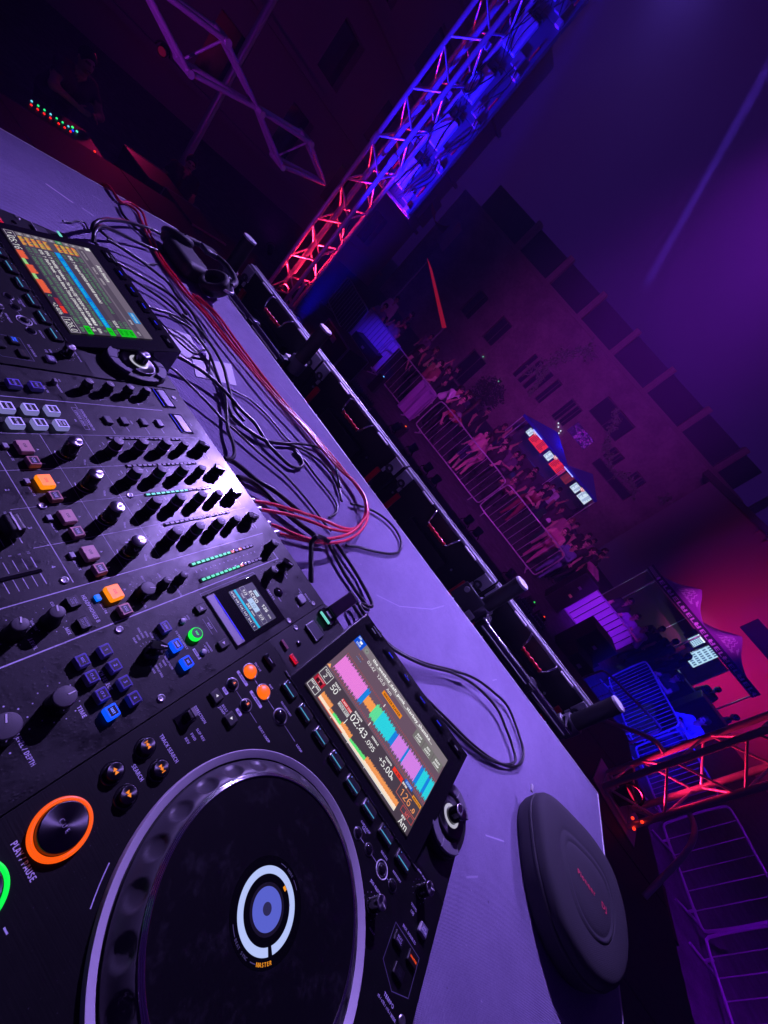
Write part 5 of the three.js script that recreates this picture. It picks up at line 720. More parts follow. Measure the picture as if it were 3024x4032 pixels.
// hanging video screen seen from behind, lit blue
{
  const s = thing('hanging_video_screen', 'tall hanging video screen seen from behind, blue lit, full of boxes and cables', 'video screen', [-3.43, 3.0, -4.86], null, 0.05), W = 0.53;
  const pm = std(0.2, 0.2, 0.23, 0.5, 0.2);
  for (let k = 0; k < 6; k++) {
    const y = k * 0.5;
    part('cabinet', rbox(W, 0.496, 0.06, 0, y + 0.25, -0.03, 0.005), std(0.1, 0.1, 0.115, 0.5, 0.2), s);
    part('power_box', rbox(0.2, 0.3, 0.05, -0.06 + (k % 2) * 0.03, y + 0.26, 0.02, 0.012), std(0.45, 0.45, 0.48, 0.5), s);
    for (const sx of [-1, 1]) { part('red_handle', rbox(0.016, 0.12, 0.02, sx * 0.22, y + 0.24, 0.02, 0.005), M.redPlastic, s); part('lock_block', rbox(0.06, 0.06, 0.04, sx * 0.22, y + 0.02, 0.02, 0.006), std(0.34, 0.34, 0.37, 0.5), s); }
    part('signal_box', rbox(0.09, 0.12, 0.03, 0.13, y + 0.12, 0.015, 0.006), pm, s); part('bracket', rbox(0.12, 0.02, 0.03, 0.02, y + 0.45, 0.015, 0.004), M.blackMatte, s);
    const cb = []; for (let j = 0; j < 7; j++) { const x = rr(-0.22, 0.2), dx = rr(-0.12, 0.12); cb.push(tube([[x, y + rr(0.02, 0.1), 0.05], [x + dx, y + 0.22, 0.07 + rr(0, 0.03)], [x + dx * 1.6, y + 0.4, 0.06], [x + dx, y + 0.55, 0.05]], rr(0.004, 0.008), 20, 6)); }
    part('cable_loom', merge(cb), M.cable, s);
  }
  part('cable_coil', new THREE.TorusGeometry(0.09, 0.016, 10, 36).scale(0.8, 1.1, 1).translate(-0.08, 1.22, 0.07), M.cable, s);
  part('bottom_rail', rbox(W + 0.01, 0.03, 0.07, 0, -0.012, -0.03, 0.004), truM, s);
}

// ---------------------------------------------------------------- crowd barriers
function barrier(label, [x0, z0], [x1, z1], group, gap = 0.2, mat = M.galv, H = 1.1) {
  const dx = x1 - x0, dz = z1 - z0, L = Math.hypot(dx, dz), b = thing('crowd_barrier', label, 'barrier', [x0, 0, z0], group, Math.atan2(-dz, dx)), r = 0.019;
  const c = 0.13; part('frame', tube([[c, 0.12, 0], [0.02, 0.14, 0], [0, 0.24, 0], [0, H - 0.16, 0], [0.03, H - 0.03, 0], [0.16, H, 0], [L / 2, H, 0], [L - 0.16, H, 0], [L - 0.03, H - 0.03, 0], [L, H - 0.16, 0], [L, 0.24, 0], [L - 0.02, 0.14, 0], [L - c, 0.12, 0], [L / 2, 0.12, 0]], r, 120, 10, true), mat, b);
  const n = Math.round(L / gap), bar = cyl(0.0065, 0.0065, H - 0.14, 0, (H + 0.11) / 2, 0, 8); for (let k = 1; k < n; k++) part('bar', bar, mat, b, [k * L / n, 0, 0]);
  for (const x of [0.25, L - 0.25]) part('foot', merge([rod([x, 0.02, -0.28], [x, 0.02, 0.28], 0.018, 8), rod([x, 0.02, 0], [x, 0.14, 0], 0.018, 8)]), mat, b);
  for (const y of [0.35, 0.85]) part('hook', rbox(0.05, 0.05, 0.03, L + 0.02, y, 0, 0.01), mat, b);
  return b;
}
barrier('steel crowd barrier with a violet cloth hung over one end', [-5.3, -11.4], [-3.15, -11.4], 'crowd barriers before the audience');
barrier('steel crowd barrier that a couple in shorts leans against', [-3.0, -11.4], [-0.1, -11.4], 'crowd barriers before the audience');
barrier('steel crowd barrier in front of the woman with an arm on it', [-0.04, -11.4], [2.36, -11.4], 'crowd barriers before the audience');
barrier('dim steel crowd barrier behind the left truss tower', [-8.3, -12.4], [-6.3, -11.2], null);
barrier('steel crowd barrier beyond the stage corner, violet lit', [3.15, -6.75], [4.75, -7.45], null, 0.26);
barrier('blue lit steel crowd barrier full of close bars', [5.28, -10.8], [5.78, -9.0], 'blue lit barriers', 0.1); barrier('blue lit steel crowd barrier nearest the black speaker', [5.8, -8.9], [6.2, -7.6], 'blue lit barriers', 0.1);
barrier('violet lit barrier standing beside the stage past the headphone case', [6.1, -7.35], [6.45, -5.95], 'violet barriers beside the stage', 0.24, M.galv, 1.2); barrier('violet lit barrier continuing beside the stage toward the decks', [6.46, -5.9], [6.62, -3.9], 'violet barriers beside the stage', 0.22, M.galv, 1.2);
{ const c = thing('draped_cloth', 'violet cloth draped over the end of a crowd barrier', 'cloth', [-3.45, 0.05, -11.36]); const g = new THREE.PlaneGeometry(0.62, 1.0, 30, 30).translate(0, 0.5, 0), p = g.attributes.position; for (let i = 0; i < p.count; i++) p.setZ(i, 0.05 + 0.03 * Math.sin(p.getX(i) * 22 + p.getY(i) * 2) + 0.015 * Math.sin(p.getX(i) * 51)); g.computeVertexNormals(); part('front_drop', g, std(0.3, 0.2, 0.38, 0.85, 0, { side: THREE.DoubleSide }), c); part('fold', new THREE.CylinderGeometry(0.045, 0.045, 0.62, 16).rotateZ(Math.PI / 2), std(0.3, 0.2, 0.38, 0.85), c, [0, 1.0, 0.02]); }

// ribbed metal panels
function ribbed(label, x0, x1, z0, z1, n, H = 1.0) {
  const L = Math.hypot(x1 - x0, z1 - z0), p = thing('ribbed_panel', label, 'metal panel', [x0, 0.04, z0], null, Math.atan2(z0 - z1, x1 - x0)), w = L / n;
  const sl = rbox(w - 0.03, H, 0.03, 0, H / 2, 0, 0.004, 1); part('backing', box(L, H, 0.02, L / 2, H / 2, -0.02), M.blackMatte, p);
  for (let k = 0; k < n; k++) part('slat', sl, std(0.62, 0.6, 0.62, 0.42, 0.25), p, [(k + 0.5) * w, 0, 0.004]);
  part('top_rail', rbox(L, 0.04, 0.06, L / 2, H + 0.02, 0, 0.008), M.galv, p); part('bottom_rail', rbox(L, 0.04, 0.1, L / 2, -0.005, 0.03, 0.008), M.galv, p);
}
ribbed('ribbed metal barrier panel glowing blue left of the draped cloth', -6.95, -5.2, -12.35, -11.95, 11); ribbed('ribbed metal barrier panel glowing violet beside the black cases', 3.55, 5.42, -12.2, -12.25, 10);

// black cases and speakers
function flightCase(label, [x, y, z], w, h, d, turn = 0, o = {}) {
  const c = thing('flight_case', label, 'case', [x, y, z], o.group, turn), bm = o.mat ?? M.black;
  part('box', rbox(w, h, d, 0, h / 2, 0, 0.012), bm, c);
  for (const sx of [-1, 1]) for (const sz of [-1, 1]) part('corner_edge', rbox(0.022, h + 0.004, 0.022, sx * (w / 2 - 0.008), h / 2, sz * (d / 2 - 0.008), 0.004, 1), o.edge ?? M.galv, c);
  for (const sz of [-1, 1]) part('lid_edge', rbox(w, 0.02, 0.02, 0, h - 0.006, sz * (d / 2 - 0.006), 0.004, 1), o.edge ?? M.galv, c);
  part('latch', rbox(0.09, 0.07, 0.02, 0, h * 0.7, d / 2 + 0.004, 0.006), M.steel, c);
  if (o.note) part('paper_note', box(0.1, 0.07, 0.003, w * 0.1, h * 0.45, d / 2 + 0.003), o.note, c);
  return c;
}
const dimEdge = std(0.05, 0.05, 0.055, 0.5, 0.4);
flightCase('tall black case with a yellow note beside the violet ribbed panel', [3.2, 0, -11.55], 0.5, 1.25, 0.6, 0, { note: std(0.6, 0.55, 0.15, 0.7), edge: dimEdge });
flightCase('black case standing in front of the violet ribbed panel', [3.75, 0, -9.4], 0.66, 0.98, 0.6, 0.1, { edge: dimEdge });
flightCase('low black case at the foot of the stage', [3.62, 0, -8.6], 0.5, 0.55, 0.5, 0.1, { edge: dimEdge });
flightCase('black speaker cabinet with an orange note behind the blue barrier', [8.5, 0, -13.3], 1.0, 1.38, 0.9, -0.35, { note: std(0.8, 0.25, 0.05, 0.7), edge: dimEdge });
flightCase('black case in front of the blue ribbed panel', [-5.6, 0, -11.2], 0.9, 0.55, 0.6, 0.2, { edge: dimEdge });
flightCase('black wedge shaped monitor box with violet edges on the stage front', [-2.72, 1.2, -4.95], 0.62, 0.34, 0.42, -0.3, { edge: std(0.2, 0.18, 0.25, 0.5, 0.3) });
flightCase('open fronted black rack case off the stage corner by the headphones', [-4.75, 0, -4.05], 0.5, 1.22, 0.62, Math.PI / 2, { edge: std(0.2, 0.2, 0.22, 0.5, 0.4) });
flightCase('dim black case behind the rack case off the stage side', [-5.9, 0, -4.3], 0.6, 1.05, 0.6, Math.PI / 2, { edge: dimEdge });
flightCase('black case with a grey label beside the stage under the right tower', [3.85, 0.35, -3.9], 0.35, 0.5, 0.5, 0, { mat: std(0.1, 0.03, 0.04, 0.6), note: std(0.4, 0.4, 0.42, 0.7), edge: dimEdge });
// footlights along the stage front
{ const pos = [[-1.48, -5.04], [-1.12, -5.05], [-0.8, -5.05], [-0.6, -5.0], [0.05, -5.05], [0.24, -5.04], [0.89, -5.06]];
  for (const [x, z] of pos) { const f = thing('footlight', 'small black footlight on the front edge of the stage', 'lamp', [x, 1.2, z], 'footlights along the stage front', rr(-0.3, 0.3)); part('can', lathe([[0, 0], [0.04, 0], [0.05, 0.03], [0.055, 0.11], [0.05, 0.115], [0.046, 0.1], [0, 0.09]], 20).rotateX(-0.5).translate(0, 0.05, 0), std(0.12, 0.11, 0.14, 0.5, 0.3), f); part('bracket', new THREE.TorusGeometry(0.07, 0.006, 8, 20, Math.PI).translate(0, 0.03, 0), M.black, f); part('base', rbox(0.1, 0.012, 0.08, 0, 0.006, 0, 0.003, 1), M.black, f); }
  const bars = [[1.24, -4.9], [1.3, -5.07], [1.46, -4.89], [1.55, -5.07], [-2.08, -4.78], [-2.23, -5.04], [-1.9, -4.82], [-2.0, -5.06]];
  for (const [x, z] of bars) { const b = thing('light_bar', 'short pale light bar lying on the stage front', 'light bar', [x, 1.2, z], 'light bars on the stage front'); part('housing', rbox(0.19, 0.05, 0.055, 0, 0.03, 0, 0.008), std(0.2, 0.18, 0.22, 0.45, 0.3), b); for (let k = 0; k < 5; k++) part('lens', cyl(0.014, 0.014, 0.006, -0.07 + k * 0.035, 0.056, 0, 14), M.gloss, b); for (const s of [-1, 1]) part('foot', rbox(0.02, 0.012, 0.08, s * 0.08, 0.004, 0, 0.003, 1), M.black, b); }
  for (const [x, y, z, col, which] of [[-2.6, 0.35, -9.4, '#ff5a20', 'orange pilot lamp near the draped cloth'], [2.75, 0.2, -9.3, '#ff3a20', 'red pilot lamp below the violet ribbed panel'], [2.35, 0.25, -9.2, '#30c050', 'green pilot lamp below the violet ribbed panel'], [-4.2, 0.5, -10.2, '#5aa0ff', 'blue pilot lamp near the blue ribbed panel'], [4.55, 0.28, -10.3, '#ff4a30', 'red pilot lamp beside the blue lit barrier']]) { const l = thing('power_box', `small black power box with a glowing ${which}`, 'power box', [x, 0, z], 'power boxes in front of the barriers'); part('box', rbox(0.22, y, 0.2, 0, y / 2, 0, 0.02), M.black, l); part('pilot', new THREE.SphereGeometry(0.02, 12, 8), M.glow(col, 1.6), l, [0.03, y + 0.004, 0.06]); }
}
// monitor desk off the stage side
{
  const d = thing('monitor_desk', 'dark mixing desk with rows of tiny red and green lights', 'mixing desk', [-6.0, 0, -3.05], null, Math.PI / 2 - 0.1);
  part('surface', rbox(1.1, 0.1, 0.6, 0, 0.87, 0, 0.02), M.black, d); part('stand', rbox(1.0, 0.05, 0.5, 0, 0.62, 0, 0.01), std(0.08, 0.06, 0.09, 0.5), d);
  for (const s of [-1, 1]) for (const q of [-1, 1]) part('leg', rod([s * 0.48, 0, q * 0.22], [s * 0.45, 0.82, q * 0.2], 0.02), dimEdge, d);
  for (const y of [0.69, 0.6]) part('side_rail', rbox(2.2, 0.035, 0.03, -0.2, y, 0.36, 0.006), std(0.22, 0.18, 0.25, 0.5, 0.3), d);
  const cols = ['#ff2020', '#30ff90']; for (let k = 0; k < 7; k++) { part('red_light', new THREE.SphereGeometry(0.011, 8, 6), M.glow(cols[0], 1.3), d, [-0.1 + k * 0.055 - (k > 3 ? -0.02 : 0), 0.925, 0.1]); part('green_light', new THREE.SphereGeometry(0.01, 8, 6), M.glow(k % 3 ? cols[1] : '#70e0ff', 1.1), d, [-0.06 + k * 0.055, 0.925, -0.02]); }
  for (const [x, z, c] of [[0.33, -0.08, '#40ff80'], [0.36, -0.04, '#50e0c0'], [0.3, 0.02, '#2030ff'], [0.45, 0.22, '#ff3020']]) part('indicator', new THREE.SphereGeometry(0.012, 8, 6), M.glow(c, 1.4), d, [x, 0.926, z]);
}

// ---------------------------------------------------------------- courtyard building at the back
{
  const b = thing('courtyard_building', 'long plastered building with a pillared upper gallery behind the crowd', 'building', [0, 0, -31]);
  const tex = dataTex(512, 512, (u, v) => { const n = fbm(u * 7, v * 7) * 40 + fbm(u * 40, v * 40, 2) * 20 + rr(-7, 7); return [clamp8(150 + n), clamp8(132 + n), clamp8(128 + n)]; }, 1, true); tex.repeat.set(0.12, 0.12);
  const plaster = new THREE.MeshStandardMaterial({ map: tex, roughness: 0.9, bumpMap: grit, bumpScale: 0.01 });
  const holes = [[-0.78, 5.42, 2.65, 1.45], [-6.1, 3.35, 0.34, 1.9], [-5.55, 3.35, 0.34, 1.9], [-5.0, 3.35, 0.34, 1.9], [-4.45, 3.35, 0.34, 1.9], [-3.75, 3.4, 0.5, 1.9], [-2.1, 3.5, 0.48, 1.7], [-1.5, 3.6, 0.48, 1.6], [2.12, 4.35, 0.46, 0.9], [2.66, 4.35, 0.46, 0.9], [2.15, 3.5, 3.2, 0.66], [4.22, 4.55, 0.42, 0.75], [4.74, 4.55, 0.42, 0.75], [-9.6, 3.4, 1.0, 1.9], [-12.2, 3.4, 1.0, 1.9], [-9.3, 0.1, 1.4, 2.4], [7.6, 3.4, 0.9, 1.7]];
  const s = new THREE.Shape(); s.moveTo(-18, 0); s.lineTo(9.2, 0); s.lineTo(9.2, 8.3); s.lineTo(-18, 8.3);
  for (const [x, y, w, h] of holes) { const p = new THREE.Path(); p.moveTo(x, y); p.lineTo(x, y + h); p.lineTo(x + w, y + h); p.lineTo(x + w, y); s.holes.push(p); }
  part('wall', new THREE.ExtrudeGeometry(s, { depth: 0.5, bevelEnabled: false }).translate(0, 0, -0.5), plaster, b);
  const pane = std(0.008, 0.009, 0.014, 0.85), fr = std(0.14, 0.11, 0.1, 0.7);
  for (const [x, y, w, h] of holes) { const q = new THREE.Group(); q.name = 'window'; q.position.set(x + w / 2, y + h / 2, -0.42); b.add(q); part('pane', box(w, h, 0.03), pane, q); if (w > 0.4) part('frame', merge([box(w, 0.06, 0.06, 0, h / 2 - 0.03, 0.03), box(w, 0.06, 0.06, 0, -h / 2 + 0.03, 0.03), box(0.05, h, 0.06, 0, 0, 0.031)]), fr, q); }
  { const q = new THREE.Group(); q.name = 'shop_window'; q.position.set(0.22, 4.1, 0.02); b.add(q); const m = canvasTex(256, 128, (c, W, H) => { c.fillStyle = '#2a0a5a'; c.fillRect(0, 0, W, H); for (let i = 0; i < 420; i++) { const x = rnd() * W; c.fillStyle = `rgba(${150 + rnd() * 90 | 0},${20 + rnd() * 60 | 0},255,${rr(0.1, 0.7) * (x > W * 0.35 ? 1 : 0.4)})`; c.beginPath(); c.arc(x, rnd() * H, rr(2, 9), 0, 7); c.fill(); } }); part('lit_pane', box(1.7, 0.85, 0.04), new THREE.MeshStandardMaterial({ color: 0x050505, emissive: 0xffffff, emissiveMap: m, emissiveIntensity: 0.45 }), q); }
  // gallery on top: pillars, sill, dark recess behind
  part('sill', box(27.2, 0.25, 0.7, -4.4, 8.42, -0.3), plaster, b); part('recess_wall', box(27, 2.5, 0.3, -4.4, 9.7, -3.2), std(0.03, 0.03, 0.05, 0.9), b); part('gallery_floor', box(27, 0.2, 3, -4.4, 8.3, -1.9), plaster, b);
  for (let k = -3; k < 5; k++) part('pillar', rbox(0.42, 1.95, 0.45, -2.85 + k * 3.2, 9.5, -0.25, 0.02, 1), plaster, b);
  // wall lamp groups
  for (const [x, y] of [[-1.35, 3.55], [-1.15, 3.4], [-0.85, 3.35], [-0.8, 3.18]]) part('wall_light', new THREE.SphereGeometry(0.045, 10, 8), M.glow('#dfe4ff', 1.5), b, [x, y, 0.12]);
  for (const [x, y] of [[-8.4, 2.6], [-6.3, 2.35]]) part('exit_light', new THREE.SphereGeometry(0.04, 10, 8), M.glow('#80ffc0', 1.0), b, [x, y, 0.1]);
}
// side buildings
{
  const pl = std(0.3, 0.25, 0.24, 0.9, 0, { bumpMap: grit, bumpScale: 0.01 });
  const r = thing('red_lit_house', 'plain house wall washed in red light with a tiled roof hatch', 'building', [14.6, 0, -24], null, -0.42);
  const s = new THREE.Shape(); s.moveTo(-9, 0); s.lineTo(14, 0); s.lineTo(14, 7.4); s.lineTo(-9, 7.4); const h = new THREE.Path(); h.moveTo(-2.2, 3.7); h.lineTo(-2.2, 4.6); h.lineTo(0, 4.6); h.lineTo(0, 3.7); s.holes.push(h);
  part('wall', new THREE.ExtrudeGeometry(s, { depth: 0.4, bevelEnabled: false }).translate(0, 0, -0.4), pl, r); part('window_pane', box(2.2, 0.9, 0.05, -1.1, 4.15, -0.3), M.gloss, r);
  part('roof', box(24, 0.3, 2, 2.5, 7.5, -0.6), std(0.1, 0.07, 0.06, 0.9), r); for (let k = 0; k < 4; k++) part('roof_tile', new THREE.CylinderGeometry(0.34, 0.34, 0.5, 18, 1, false, 0, Math.PI).rotateZ(Math.PI / 2).rotateX(-0.6), std(0.45, 0.14, 0.06, 0.8), r, [-5.4 + k * 0.55, 7.1, 0.2]);
  const l = thing('side_building', 'dim old building with square windows beyond the left tower', 'building', [-17, 0, -14], null, Math.PI / 2 - 0.1);
  const s2 = new THREE.Shape(); s2.moveTo(-14, 0); s2.lineTo(12, 0); s2.lineTo(12, 14); s2.lineTo(-14, 14);
  const hs = []; for (let k = 0; k < 7; k++) for (let f = 0; f < 4; f++) hs.push([-12.6 + k * 3.5, 1.6 + f * 3.1, 1.3, 1.7]);
  for (const [x, y, w, hh] of hs) { const p = new THREE.Path(); p.moveTo(x, y); p.lineTo(x, y + hh); p.lineTo(x + w, y + hh); p.lineTo(x + w, y); s2.holes.push(p); }
  part('wall', new THREE.ExtrudeGeometry(s2, { depth: 0.5, bevelEnabled: false }).translate(0, 0, -0.5), pl, l);
  for (const [x, y, w, hh] of hs) part('window', box(w, hh, 0.05, x + w / 2, y + hh / 2, -0.42), M.gloss, l);
  for (let f = 0; f < 4; f++) part('cornice', box(26, 0.18, 0.3, -1, 1.1 + f * 3.1, 0.14), pl, l);
  const ar = thing('arched_gate', 'small arched red brick gate lit orange at the courtyard corner', 'gate', [-14.2, 4.6, -24.3], null, 0.25);
  for (let k = 0; k < 4; k++) part('arch_rib', new THREE.CylinderGeometry(0.9, 0.9, 0.42, 20, 1, true, -Math.PI / 2, Math.PI).rotateX(Math.PI / 2), std(0.5, 0.16, 0.08, 0.85, 0, { side: THREE.DoubleSide }), ar, [0, 1.5, -k * 0.46]); part('jamb', box(0.25, 1.5, 1.8, -0.9, 0.75, -0.7), pl, ar); part('jamb', box(0.25, 1.5, 1.8, 0.9, 0.75, -0.7), pl, ar);
  const pole = thing('lamp_mast', 'bare dim violet mast off the stage side', 'mast', [-7.15, 0, -5.45]); part('mast', cyl(0.05, 0.06, 4.6, 0, 2.3, 0, 14), truM, pole); part('foot', rbox(0.6, 0.05, 0.6, 0, 0.025, 0, 0.01), M.galv, pole);
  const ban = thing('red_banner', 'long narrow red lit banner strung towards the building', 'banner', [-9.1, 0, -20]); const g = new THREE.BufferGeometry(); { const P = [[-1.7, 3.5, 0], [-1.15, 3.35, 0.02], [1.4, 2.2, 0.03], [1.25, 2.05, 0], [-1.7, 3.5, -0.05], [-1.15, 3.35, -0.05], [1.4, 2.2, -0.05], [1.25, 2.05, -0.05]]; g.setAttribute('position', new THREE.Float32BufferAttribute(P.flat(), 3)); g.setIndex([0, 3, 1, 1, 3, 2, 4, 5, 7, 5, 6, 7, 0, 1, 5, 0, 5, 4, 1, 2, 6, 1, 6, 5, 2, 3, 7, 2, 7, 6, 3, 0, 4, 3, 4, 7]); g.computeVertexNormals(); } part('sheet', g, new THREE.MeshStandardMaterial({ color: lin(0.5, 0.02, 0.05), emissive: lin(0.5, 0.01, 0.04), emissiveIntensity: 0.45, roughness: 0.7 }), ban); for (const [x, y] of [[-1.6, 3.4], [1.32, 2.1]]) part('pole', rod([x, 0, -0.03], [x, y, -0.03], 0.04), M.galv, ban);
  const neon = thing('red_light_tube', 'glowing red light tube on a wall right of the purple stall', 'lamp', [17.2, 4.6, -19.3], null, -0.42); part('tube', rod([-0.9, 0, 0], [1.6, 0, 0], 0.09, 12), M.glow('#ff1028', 1.2), neon); for (let k = 0; k < 4; k++) part('clip', rbox(0.05, 0.24, 0.2, -0.7 + k * 0.7, 0, 0, 0.02), M.black, neon);
}
// climbing vines on the walls
function vine(label, pts, spread, n) {
  const v = thing('climbing_vine', label, 'vine', pts[0]), o = pts[0], st = [], lv = [];
  const c = new THREE.CatmullRomCurve3(pts.map(p => V(p[0] - o[0], p[1] - o[1], p[2] - o[2])));
  st.push(new THREE.TubeGeometry(c, 60, 0.03, 6));
  for (let i = 0; i < n; i++) { const p = c.getPoint(rnd()), a = rr(0, 6.3), q = [p.x + spread * rr(0.3, 1) * Math.cos(a), p.y + spread * rr(0.3, 1) * Math.sin(a), p.z + rr(0, 0.25)]; st.push(tube([[p.x, p.y, p.z], [(p.x + q[0]) / 2 + rr(-0.1, 0.1), (p.y + q[1]) / 2 + rr(-0.1, 0.1), p.z + 0.1], q], rr(0.012, 0.024), 8, 5)); for (let k = 0; k < 9; k++) { const t = rnd(), g = new THREE.PlaneGeometry(rr(0.06, 0.13), rr(0.05, 0.1)); g.rotateX(rr(-1, 1)); g.rotateY(rr(-1, 1)); g.rotateZ(rr(0, 6)); g.translate(p.x + (q[0] - p.x) * t + rr(-0.1, 0.1), p.y + (q[1] - p.y) * t + rr(-0.1, 0.1), p.z + rr(0.02, 0.3)); lv.push(g); } }
  part('stem', merge(st), std(0.4, 0.42, 0.3, 0.9), v); const f = part('leaves', merge(lv), std(0.22, 0.34, 0.16, 0.8, 0, { side: THREE.DoubleSide }), v); f.userData.kind = 'stuff';
}
vine('pale green vine trailing from the wide window across the wall', [[0.2, 6.7, -30.85], [0.9, 6.0, -30.8], [1.4, 5.2, -30.8], [2.3, 4.6, -30.8], [3.6, 4.3, -30.8], [4.6, 4.6, -30.8], [5.6, 4.2, -30.8]], 0.45, 90);
vine('bare net of twigs climbing above the barred window', [[-5.2, 4.2, -30.85], [-4.8, 5.6, -30.8], [-4.4, 6.9, -30.8], [-3.8, 7.7, -30.8]], 0.9, 60); vine('vine hanging down between the barred windows', [[-4.9, 5.3, -30.8], [-4.5, 4.6, -30.8], [-4.2, 3.9, -30.8], [-4.1, 3.3, -30.8]], 0.3, 40); vine('vine sweeping from the gallery end to the red roof', [[6.2, 5.2, -30.8], [7.2, 5.6, -30.7], [8.2, 5.5, -30.7], [9.1, 6.1, -30.6]], 0.5, 50);
// a tree in the yard
{ const t = thing('yard_tree', 'dark round tree standing behind the crowd', 'tree', [-4.4, 0, -22]); part('trunk', tube([[0, 0, 0], [0.05, 0.8, 0.02], [-0.02, 1.5, 0.05]], 0.08, 12, 8), M.wood, t);
  const lv = []; for (let i = 0; i < 1500; i++) { const r = Math.cbrt(rnd()) * 0.85, a = rr(0, 6.28), e = Math.asin(rr(-1, 1)), cl = 1 + 0.25 * noise.noise(Math.cos(a) * 2, Math.sin(a) * 2, e * 2), g = new THREE.PlaneGeometry(rr(0.06, 0.12), rr(0.05, 0.09)); g.rotateX(rr(-1.5, 1.5)); g.rotateY(rr(0, 6)); g.translate(r * cl * Math.cos(e) * Math.cos(a), 1.75 + r * cl * 0.9 * Math.sin(e), r * cl * Math.cos(e) * Math.sin(a)); lv.push(g); } part('crown', merge(lv), std(0.05, 0.08, 0.04, 0.8, 0, { side: THREE.DoubleSide }), t); }

